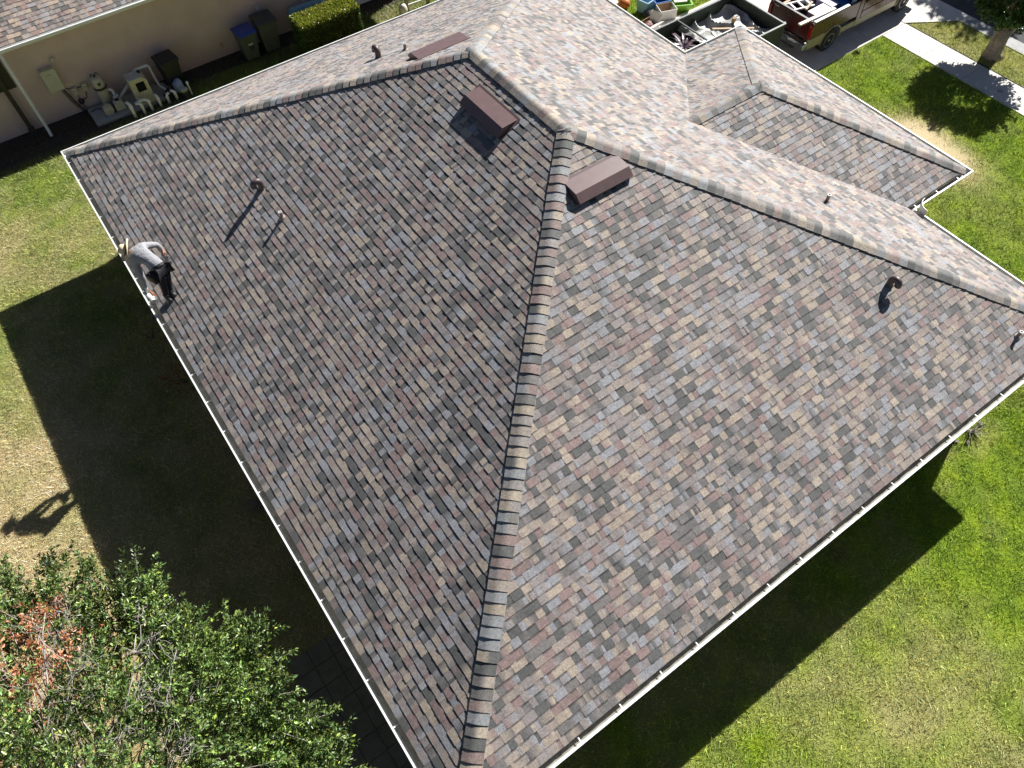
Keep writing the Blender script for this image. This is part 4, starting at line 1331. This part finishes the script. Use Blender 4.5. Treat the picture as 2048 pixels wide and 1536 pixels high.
# foreground oak below the camera
TC = np.array([-4.6, 3.0])
oak = thing("tree", (TC[0], TC[1], 0), "broad oak crown at the lower left, with bare bleached twigs and rust-red leaves", "tree")
def oak_r(an):
    k = np.interp((np.degrees(an) + 360) % 360, [0, 10, 19, 27, 43, 56, 72, 86, 110, 140, 180, 220, 270, 310, 338, 343, 355, 360],
                  [3.30, 3.2, 3.62, 3.45, 3.35, 4.0, 4.15, 4.85, 4.6, 4.3, 4.2, 4.2, 4.3, 4.0, 3.85, 3.8, 3.35, 3.30])
    return k
cl = []
tries = 0
while len(cl) < 290 and tries < 20000:
    tries += 1
    an = NR.uniform(0, 2 * np.pi); rr_ = np.sqrt(NR.uniform(0, 1))
    R_ = oak_r(an)
    z = 2.15 + 1.55 * (1 - rr_ ** 2.2) - (0 if NR.uniform() < .62 else NR.uniform(.3, 1.1))
    p = np.array([np.cos(an) * rr_ * R_ * .9, np.sin(an) * rr_ * R_ * .9, z])
    gap = np.linalg.norm(p[:2] - np.array([1.5, 2.0])) < .30 or np.linalg.norm(p[:2] - np.array([2.55, .75])) < .22
    if gap and z > 1.5: continue
    if all(np.linalg.norm(p - q) > .31 for q in cl):
        cl.append(p)
spurs = []
for an in np.radians([2, 14, 21, 29, 40, 52, 61, 70, 78, 88, 97, -6, -14, -20, 112]):      # boughs that reach out past the crown
    R_ = float(oak_r(np.array(an)))
    for f_ in (.78, .87, .96):
        spurs.append(np.array([np.cos(an) * R_ * f_, np.sin(an) * R_ * f_, 2.45 + NR.uniform(-.15, .35)]))
nb_ = len(cl)
cl = np.array(cl + spurs)
sc, sh, red = [], [], []
for i, p in enumerate(cl):
    rad = np.linalg.norm(p[:2])
    dirv = np.array([p[0], p[1], 0]) / (rad + .3)
    is_red = any(np.linalg.norm(p[:2] - np.array(c_)) < r_ for c_, r_ in (((.40, 3.2), .42), ((.15, 2.5), .55), ((.85, 2.6), .28), ((-.12, 1.35), .36)))
    for k in range(13):
        q = p + NR.normal(0, [.21, .21, .14]) * (1 if i < nb_ else .42)
        sc.append(q)
        sh.append(dirv * NR.uniform(.3, 1.2) + np.array([0, 0, NR.uniform(.0, .9)]) + NR.normal(0, .4, 3))
        red.append(is_red and NR.uniform() < .85)
sc, sh, red = np.array(sc), np.array(sh), np.array(red)
sl = NR.uniform(.22, .62, len(sc))
pos, drs = shoots(sc, sh, 40, sl, .02)
redl = np.repeat(red, 40)
nn = len(pos)
cols = leaf_cols(nn, (.145, .215, .060), .42, .12)
cols *= np.repeat(np.repeat(NR.lognormal(0, .30, len(cl)), 13), 40)[:, None]      # some clumps older, some fresher
young = NR.uniform(0, 1, nn) < .12
cols[young] = cols[young] * np.array([1.7, 1.5, 1.0])
ln = NR.uniform(.042, .10, nn); wd = ln * NR.uniform(.36, .5, nn)
leaf_mesh("crown", pos[~redl], drs[~redl], ln[~redl], wd[~redl], cols[~redl], 'leaf', oak)
keep = redl & (NR.uniform(0, 1, nn) < .55)
leaf_mesh("dead_leaves", pos[keep], drs[keep], ln[keep], wd[keep], leaf_cols(int(keep.sum()), (.52, .22, .11), .3, .1), 'leaf', oak)
mb = MB()
limb(mb, (0, 0, -.05), (.05, .1, 1.25), .20, .15, 1)
mb.build("trunk", 'bark', oak, smooth=True)
mb = MB()
for i in range(16):
    an = i * 2 * math.pi / 16 + RNG.uniform(-.15, .15)
    R_ = float(oak_r(np.array(an))) * RNG.uniform(.55, .8)
    limb(mb, (.05, .1, 1.15), (math.cos(an) * R_, math.sin(an) * R_, 1.9 + RNG.uniform(-.2, .5)), .075, .018, 40 + i, .35)
for i in range(len(cl)):
    c = cl[i]
    limb(mb, (c[0] * .62, c[1] * .62, c[2] * .72), tuple(c), .016, .006, 300 + i, .12, 5)
mb.build("limbs", 'bark', oak, smooth=True)
# shoot axes
mb = MB()
hn = sh / np.linalg.norm(sh, axis=1, keepdims=True)
for i in range(0, len(sc), 3):
    a0 = Vector(sc[i]) - Vector(hn[i]) * .12
    mb.tube([a0, Vector(sc[i]) + Vector(hn[i]) * (sl[i] * .95)], [.0055, .0025], 4, False, False)
mb.build("twigs", 'twig', oak)
# dead bleached branches standing out of the crown
mb = MB()
def dead(p, q, r0, seed, depth=2):
    pts = limb(mb, p, q, r0, r0 * .35, seed, .22, 8)
    if depth:
        r = random.Random(seed)
        for k in range(4 if depth == 2 else 3):
            i = r.randint(2, 6)
            d = (Vector(q) - Vector(p)).normalized()
            side = d.cross(Vector((0, 0, 1))) * r.choice((-1, 1))
            ln_ = (Vector(q) - Vector(p)).length * r.uniform(.22, .45)
            dead(pts[i], pts[i] + (d * .8 + side * r.uniform(.3, .9) + Vector((0, 0, r.uniform(.0, .35)))) * ln_, r0 * .5, seed * 3 + k, depth - 1)
for k, (p, q, r0) in enumerate((((.6, .7, 3.0), (2.05, 1.85, 3.75), .018), ((.25, 1.1, 3.1), (1.05, 2.95, 3.8), .016), ((.6, 1.4, 3.2), (.95, 2.35, 3.85), .012), ((1.9, .1, 3.0), (2.45, 1.3, 3.7), .013),
                              ((.9, .4, 3.1), (1.85, .75, 3.85), .013), ((0, .6, 3.1), (.6, 1.9, 3.85), .013), ((.9, 1.0, 3.1), (1.35, 2.0, 3.8), .012), ((.3, .2, 3.2), (1.4, .4, 3.9), .012), ((1.2, -.2, 3.0), (2.2, .1, 3.75), .012))):
    dead(p, q, r0, 900 + k)
mb.build("dead_branches", 'twig', oak, smooth=True)

# street tree by the sidewalk
stree = thing("tree", (26.35, 8.38, 0), "street tree with a thick forked grey trunk on the verge, top right", "tree")
mb = MB()
mb.tube([(0, 0, -.03), (0, .02, .12), (.0, .03, .6), (.0, .04, 1.0)], [.36, .27, .235, .24], 14)
for k, (q, r) in enumerate((((-.25, .45, 1.9), .15), ((.25, -.38, 1.9), .13), ((.3, .30, 2.0), .14), ((-.2, -.1, 2.0), .12))):
    limb(mb, (q[0] * .25, q[1] * .25 + .03, .75), q, r, r * .5, 70 + k, .08)
mb.build("trunk", 'bark', stree, smooth=True)
m = 620
u = NR.normal(0, 1, (m, 3)); u /= np.linalg.norm(u, axis=1, keepdims=True)
rad = NR.uniform(.55, 1.0, (m, 1)) ** .6
cc = u * rad * np.array([1.12, 1.3, .62]) * (1 + .22 * (NR.uniform(0, 1, (m, 1)) - .5)) + np.array([-.05, .05, 2.1])
pos, drs = shoots(cc, u + np.array([0, 0, .1]), 26, NR.uniform(.2, .45, m), .03)
nn = len(pos)
leaf_mesh("crown", pos, drs, NR.uniform(.09, .15, nn), NR.uniform(.045, .07, nn), leaf_cols(nn, (.06, .115, .02), .3), 'leaf', stree)
for (x, y) in ((24.9, 7.05),):
    pass
# taller trees over the road, which shade the street
for k, (x, y, R_, H_, lab) in enumerate(((39.0, 13.6, 3.1, 5.6, "tall round tree across the street, farther up the road"), (39.0, 6.6, 3.3, 5.6, "tall round tree across the street opposite the verge"), (39.2, 20.5, 3.2, 5.8, "tall round tree across the street opposite the drive"))):
    t = thing("tree", (x, y, 0), lab, "tree", "trees across the street")
    mb = MB()
    limb(mb, (0, 0, -.05), (.1, 0, H_ - 1.5), .22, .12, 800 + k, .15)
    for q in range(6):
        limb(mb, (.05, 0, 2.6 + q * .3), (math.cos(q * 1.05) * 1.8, math.sin(q * 1.05) * 1.8, H_ - .8 + .2 * q), .09, .02, 820 + q + 10 * k, .3)
    mb.build("trunk", 'darkbark', t, smooth=True)
    m = 900
    u = NR.normal(0, 1, (m, 3)); u /= np.linalg.norm(u, axis=1, keepdims=True)
    cc = u * (NR.uniform(.25, 1.0, (m, 1)) ** .5) * np.array([R_, R_, 2.6]) + np.array([0, 0, H_])
    pos, drs = shoots(cc, u + np.array([0, 0, .2]), 16, NR.uniform(.35, .7, m), .1)
    nn = len(pos)
    leaf_mesh("crown", pos, drs, NR.uniform(.22, .38, nn), NR.uniform(.13, .2, nn), leaf_cols(nn, (.06, .105, .02), .3), 'leaf', t)

# small plants in the shade of the eave
def shrub(x, y, h, n, base, label, spread=.28, lsz=(.06, .1)):
    t = thing("shrub", (x, y, 0), label, "shrub")
    c = NR.normal(0, 1, (n, 3)) * np.array([spread, spread, h * .3]) + np.array([0, 0, h * .6])
    c[:, 2] = np.clip(c[:, 2], .05, None)
    nleaf = len(c)
    leaf_mesh("leaves", c, c - np.array([0, 0, h * .2]) + NR.normal(0, .2, (n, 3)), NR.uniform(*lsz, nleaf), NR.uniform(.025, .045, nleaf), leaf_cols(n, base, .35, .2), 'leaf', t)
    mb = MB()
    for k in range(5):
        mb.tube([(0, 0, 0), (RNG.uniform(-1, 1) * spread, RNG.uniform(-1, 1) * spread, h * .8)], [.012, .005], 5)
    mb.build("stem", 'darkbark', t)
shrub(-.42, 11.95, .55, 260, (.30, .10, .035), "small red-leaved shrub in the shade under the back gutter")
shrub(-.60, 13.75, .5, 240, (.26, .22, .03), "small yellow-leaved shrub in the shade near the worker")
tuft = thing("grass_tuft", (-.25, 7.95, 0), "spiky grass tuft in the shade below the back gutter", "plant")
straps(40, 77, .3, .55, 'greyleaf', tuft, .02, .008)
sk = thing("shrub", (13.6, -.05, 0), "dry leafless shrub on bare soil beside the front corner of the house", "shrub")
mb = MB()
for k in range(26):
    an = RNG.uniform(0, 6.28); e = RNG.uniform(.2, 1.2)
    limb(mb, (RNG.uniform(-.1, .1), RNG.uniform(-.05, .05), 0), (math.cos(an) * .38 * math.cos(e), math.sin(an) * .3 * math.cos(e), .35 * math.sin(e) + .05), .010, .003, 1500 + k, .06, 5)
mb.build("stem", 'twig', sk)
for i, (x, y, s) in enumerate(((13.95, -.05, .07), (14.1, .1, .09), (13.3, -.18, .06), (13.12, -.02, .06))):
    lab = ("pale rubble lump beside the dry shrub", "largest rubble lump, tucked in by the house corner", "flat rubble lump on the lawn side of the dry shrub", "small rubble lump nearest the gutter's middle")[i]
    tag(lumpy((x, y, .03), (s, s * .8, s * .5), 40 + i, (10, 7), .35).build("rubble", 'stone'), lab, "rubble", "rubble by the front corner")
# sprinkler valve lid on the verge
tag(MB().lathe((24.9, 7.05, .022), [(.09, 0), (.09, .012), (.07, .014)], 18).build("meter_lid", 'pad'), "small round valve lid at the sidewalk edge", "lid")

# ------------------------------------------------------------------ the worker at the gutter
man = thing("person", (.35, 11.8, 2.96), "roof worker in a straw hat, grey shirt and black trousers bending over the gutter", "person")
OFF = Vector((.35, 11.8, 2.96))
def skin_obj(name, nodes, edges, material, sub=2, root=0, bumpy=None):
    """nodes: {key: (x, y, z, radius)}"""
    keys = list(nodes)
    me = bpy.data.meshes.new(name)
    me.from_pydata([Vector(nodes[k][:3]) - OFF for k in keys], [(keys.index(a), keys.index(b)) for a, b in edges], [])
    me.materials.append(M[material])
    o = bpy.data.objects.new(name, me)
    COL.objects.link(o)
    o.parent = man
    o.modifiers.new("skin", 'SKIN')
    sv = me.skin_vertices[0].data
    for i, k in enumerate(keys):
        r = nodes[k][3]
        sv[i].radius = (r, r) if not isinstance(r, tuple) else r
        sv[i].use_root = (i == root)
    s = o.modifiers.new("sub", 'SUBSURF')
    s.levels = s.render_levels = sub
    for p in me.polygons: p.use_smooth = True
    o.modifiers["skin"].use_smooth_shade = True
    return o
J = dict(pel=(.435, 11.70, 3.70), waist=(.42, 11.81, 3.81), chest=(.29, 12.03, 3.95), upch=(.205, 12.16, 3.965), neck=(.14, 12.25, 3.96), nk2=(.115, 12.285, 3.96),
         head=(.065, 12.335, 3.965), crown=(.0, 12.38, 4.01),
         rsh=(.375, 12.27, 3.965), relb=(.63, 12.33, 3.80), rwr=(.665, 12.27, 3.66), lsh=(.075, 12.09, 3.80), lelb=(.045, 11.98, 3.46), lwr=(-.01, 11.99, 3.18),
         rhip=(.505, 11.735, 3.67), lhip=(.375, 11.665, 3.67), rkn=(.455, 11.74, 3.36), lkn=(.33, 11.66, 3.35), rank=(.375, 11.70, 3.07), lank=(.265, 11.66, 3.05))
def N(k, r): return (*J[k], r)
# one continuous body under the clothes
skin_obj("body", {k: N(k, r) for k, r in dict(pel=.09, waist=.10, chest=.13, upch=.10, neck=.055, nk2=.056, head=.088, crown=.075, rsh=.055, relb=.037, rwr=.028, lsh=.055, lelb=.037, lwr=.028,
         rhip=.06, lhip=.06, rkn=.05, lkn=.05, rank=.035, lank=.035).items()},
         [('pel', 'waist'), ('waist', 'chest'), ('chest', 'upch'), ('upch', 'neck'), ('neck', 'nk2'), ('nk2', 'head'), ('head', 'crown'), ('upch', 'rsh'), ('rsh', 'relb'), ('relb', 'rwr'), ('upch', 'lsh'), ('lsh', 'lelb'), ('lelb', 'lwr'),
          ('pel', 'rhip'), ('rhip', 'rkn'), ('rkn', 'rank'), ('pel', 'lhip'), ('lhip', 'lkn'), ('lkn', 'lank')], 'skin')
skin_obj("shirt", {k: N(k, r) for k, r in dict(pel=.160, waist=.155, chest=.175, upch=.150, neck=.088, rsh=.088, relb=.066, rwr=.048, lsh=.088, lelb=.064, lwr=.046).items()},
         [('pel', 'waist'), ('waist', 'chest'), ('chest', 'upch'), ('upch', 'neck'), ('upch', 'rsh'), ('rsh', 'relb'), ('relb', 'rwr'), ('upch', 'lsh'), ('lsh', 'lelb'), ('lelb', 'lwr')], 'shirt')
pel2 = (.45, 11.675, 3.65)
skin_obj("trousers", dict(pel=(*pel2, .152), rhip=N('rhip', .118), lhip=N('lhip', .118), rkn=N('rkn', .075), lkn=N('lkn', .075), rank=N('rank', .058), lank=N('lank', .058)),
         [('pel', 'rhip'), ('rhip', 'rkn'), ('rkn', 'rank'), ('pel', 'lhip'), ('lhip', 'lkn'), ('lkn', 'lank')], 'trousers')
ml = lambda p: Vector(p) - OFF
# boots
for (k, toe) in (('rank', (.42, 11.56, 3.03)), ('lank', (.30, 11.52, 2.97))):
    a0 = Vector(J[k])
    t_ = Vector(toe)
    sole = Vector((a0.x, a0.y, EH + PIT * a0.x + .045))
    mb = MB().tube([ml(a0 + Vector((0, 0, .06))), ml(a0), ml(sole), ml(sole.lerp(t_, .55)), ml(t_)], [.062, .064, .062, .056, .042], 12)
    mb.build("boot", 'leather', man, smooth=True)
# gloves: palm, four fingers of unequal length, thumb
def glove(wr, direction, palm_n, curl, name="glove"):
    w = Vector(wr)
    d = Vector(direction).normalized()
    n_ = Vector(palm_n); n_ = (n_ - d * n_.dot(d)).normalized()
    s = d.cross(n_)
    mb = MB()
    mb.tube([ml(w - d * .03), ml(w + d * .01), ml(w + d * .05), ml(w + d * .10)], [.036, .036, .044, .040], 10, sx=1.0)
    for i, (off, fl) in enumerate(((-.032, .070), (-.011, .082), (.011, .078), (.031, .060))):
        p = w + d * .095 + s * off
        path = [p]
        dd = d.copy()
        for seg in range(3):
            dd = (Matrix.Rotation(curl, 3, s) @ dd)
            path.append(path[-1] + dd * fl / 3)
        mb.tube([ml(q) for q in path], [.0115, .011, .010, .008], 7)
    p = w + d * .03 + s * -.040
    mb.tube([ml(p), ml(p + (d * .6 - s * .7 + n_ * .2) * .035), ml(p + (d * .95 - s * .55 + n_ * .4) * .065)], [.014, .012, .009], 7)
    return mb.build(name, 'glove', man, smooth=True)
glove(J['lwr'], (-.2, .10, -1.0), (1, -.3, 0), .45)
hd = glove(J['rwr'], (.05, -.55, -.85), (-1, 0, 0), .5, "hand")
hd.data.materials.clear(); hd.data.materials.append(M['skin'])
# face on the head, turned down towards the gutter
ax = (Vector(J['crown']) - Vector(J['nk2'])).normalized()
fd = Vector((-.45, -.25, -.85)); fd = (fd - ax * fd.dot(ax)).normalized()
sd = ax.cross(fd)
hc = Vector(J['head'])
mb = MB().tube([ml(hc + fd * .075 + ax * .02), ml(hc + fd * .108 - ax * .012), ml(hc + fd * .085 - ax * .02)], [.010, .014, .010], 8)
mb.build("nose", 'skin', man, smooth=True)
for sg in (-1, 1):
    lumpy(ml(hc + fd * .078 + ax * .022 + sd * sg * .034), (.013, .013, .010), 5, (8, 6), 0).build("eye", 'cardw', man, smooth=True)
    lumpy(ml(hc + sd * sg * .088 - ax * .005), (.014, .022, .030), 6, (8, 6), .1).build("ear", 'skin', man, smooth=True)
MB().tube([ml(hc + fd * .076 - ax * .05 - sd * .024), ml(hc + fd * .082 - ax * .05), ml(hc + fd * .076 - ax * .05 + sd * .024)], [.004, .007, .004], 6).build("mouth", 'hatband', man, smooth=True)
lumpy(ml(hc - fd * .035 + ax * .01), (.088, .088, .085), 9, (12, 8), .08).build("hair", 'hair', man, smooth=True)
# straw hat
hat_ax = Vector((-.80, .30, .60)).normalized()
hat_c = Vector((.075, 12.325, 3.985))
R3 = hat_ax.to_track_quat('Z', 'Y').to_matrix()
mb = MB()
nseg = 28
vs, fs = [], []
rings = [(.225, .008), (.22, -.008), (.17, -.006), (.122, .0), (.110, .012), (.106, .075), (.092, .130), (.055, .150), (.0, .138)]
for (r, z) in rings:
    for k in range(nseg):
        an = 2 * math.pi * k / nseg
        curl_ = .045 * abs(math.sin(an)) ** 2 * max(0, (r - .10) / .1)
        dent = -.012 * math.cos(2 * an) * (z > .1)
        vs.append(ml(hat_c) + R3 @ Vector((r * math.cos(an) * 1.08, r * math.sin(an), z + curl_ + dent)))
for i in range(len(rings) - 1):
    for k in range(nseg):
        a_, b_ = i * nseg + k, i * nseg + (k + 1) % nseg
        fs.append((a_, b_, b_ + nseg, a_ + nseg))
mb.add(vs, fs)
hat = mb.build("hat", 'straw', man, smooth=True)
mm = hat.modifiers.new("solid", 'SOLIDIFY'); mm.thickness = .004
mb = MB()
vs, fs = [], []
for (r, z) in ((.1135, .014), (.1105, .048)):
    for k in range(nseg):
        an = 2 * math.pi * k / nseg
        vs.append(ml(hat_c) + R3 @ Vector((r * math.cos(an) * 1.08, r * math.sin(an), z)))
fs = [(k, (k + 1) % nseg, (k + 1) % nseg + nseg, k + nseg) for k in range(nseg)]
mb.add(vs, fs).build("hat_band", 'hatband', hat)
# tool belt with pouches
bt = MB()
c0, c1 = Vector((.432, 11.745, 3.745)), Vector((.428, 11.775, 3.775))
axb = (Vector(J['waist']) - Vector(J['pel'])).normalized()
bt.lathe(ml(c0), [(.150, 0), (.160, .004), (.160, .052), (.150, .056)], 24, axis=axb)
belt = bt.build("tool_belt", 'leather', man)
def pouch(c, s, rz, tools):
    p = MB().box(ml(c), s, rz, taper=1.25).build("pouch", 'leather', belt, bevel=.02)
    mb = MB()
    r = random.Random(int(c[0] * 1000))
    for k in range(tools):
        q = Vector(c) + Vector((r.uniform(-.05, .05), r.uniform(-.04, .04), .06))
        mb.tube([ml(q), ml(q + Vector((r.uniform(-.05, .05), r.uniform(-.05, .05), .12)))], .010, 6)
    mb.build("tool_handle", 'alloy' if tools > 2 else 'wood', belt)
pouch((.245, 11.70, 3.60), (.15, .17, .22), .4, 2)
pouch((.62, 11.86, 3.66), (.13, .16, .20), -.3, 4)
MB().tube([ml((.66, 11.80, 3.70)), ml((.68, 11.70, 3.45))], .012, 6).build("hammer_handle", 'wood', belt)
MB().box(ml((.665, 11.81, 3.72)), (.09, .025, .025), .4).build("hammer_head", 'alloy', belt)

# the white tool in his left hand
tl = thing("power_tool", (-.03, 11.93, 2.97), "white hand-held power tool with an orange end, held over the gutter", "power tool")
MB().tube([(-.045, .10, .05), (-.02, .0, .045), (.0, -.10, .04)], [.042, .055, .05], 14).box((.02, -.03, -.02), (.10, .12, .09), .2).build("body", 'whitepl', tl, bevel=.01)
MB().tube([(-.05, .115, .05), (-.06, .15, .052)], [.045, .036], 12).build("nozzle", 'whitepl', tl)
MB().box((.075, .02, .03), (.03, .10, .09), .2).build("orange_cap", 'orange', tl, bevel=.01)
MB().tube([(.0, -.10, .04), (.01, -.19, .02)], [.055, .06], 14).build("battery", 'greyenamel', tl)
MB().tube([(-.03, .05, .09), (-.02, .06, .17), (-.01, .06, .2)], .02, 8).build("grip", 'black', tl)
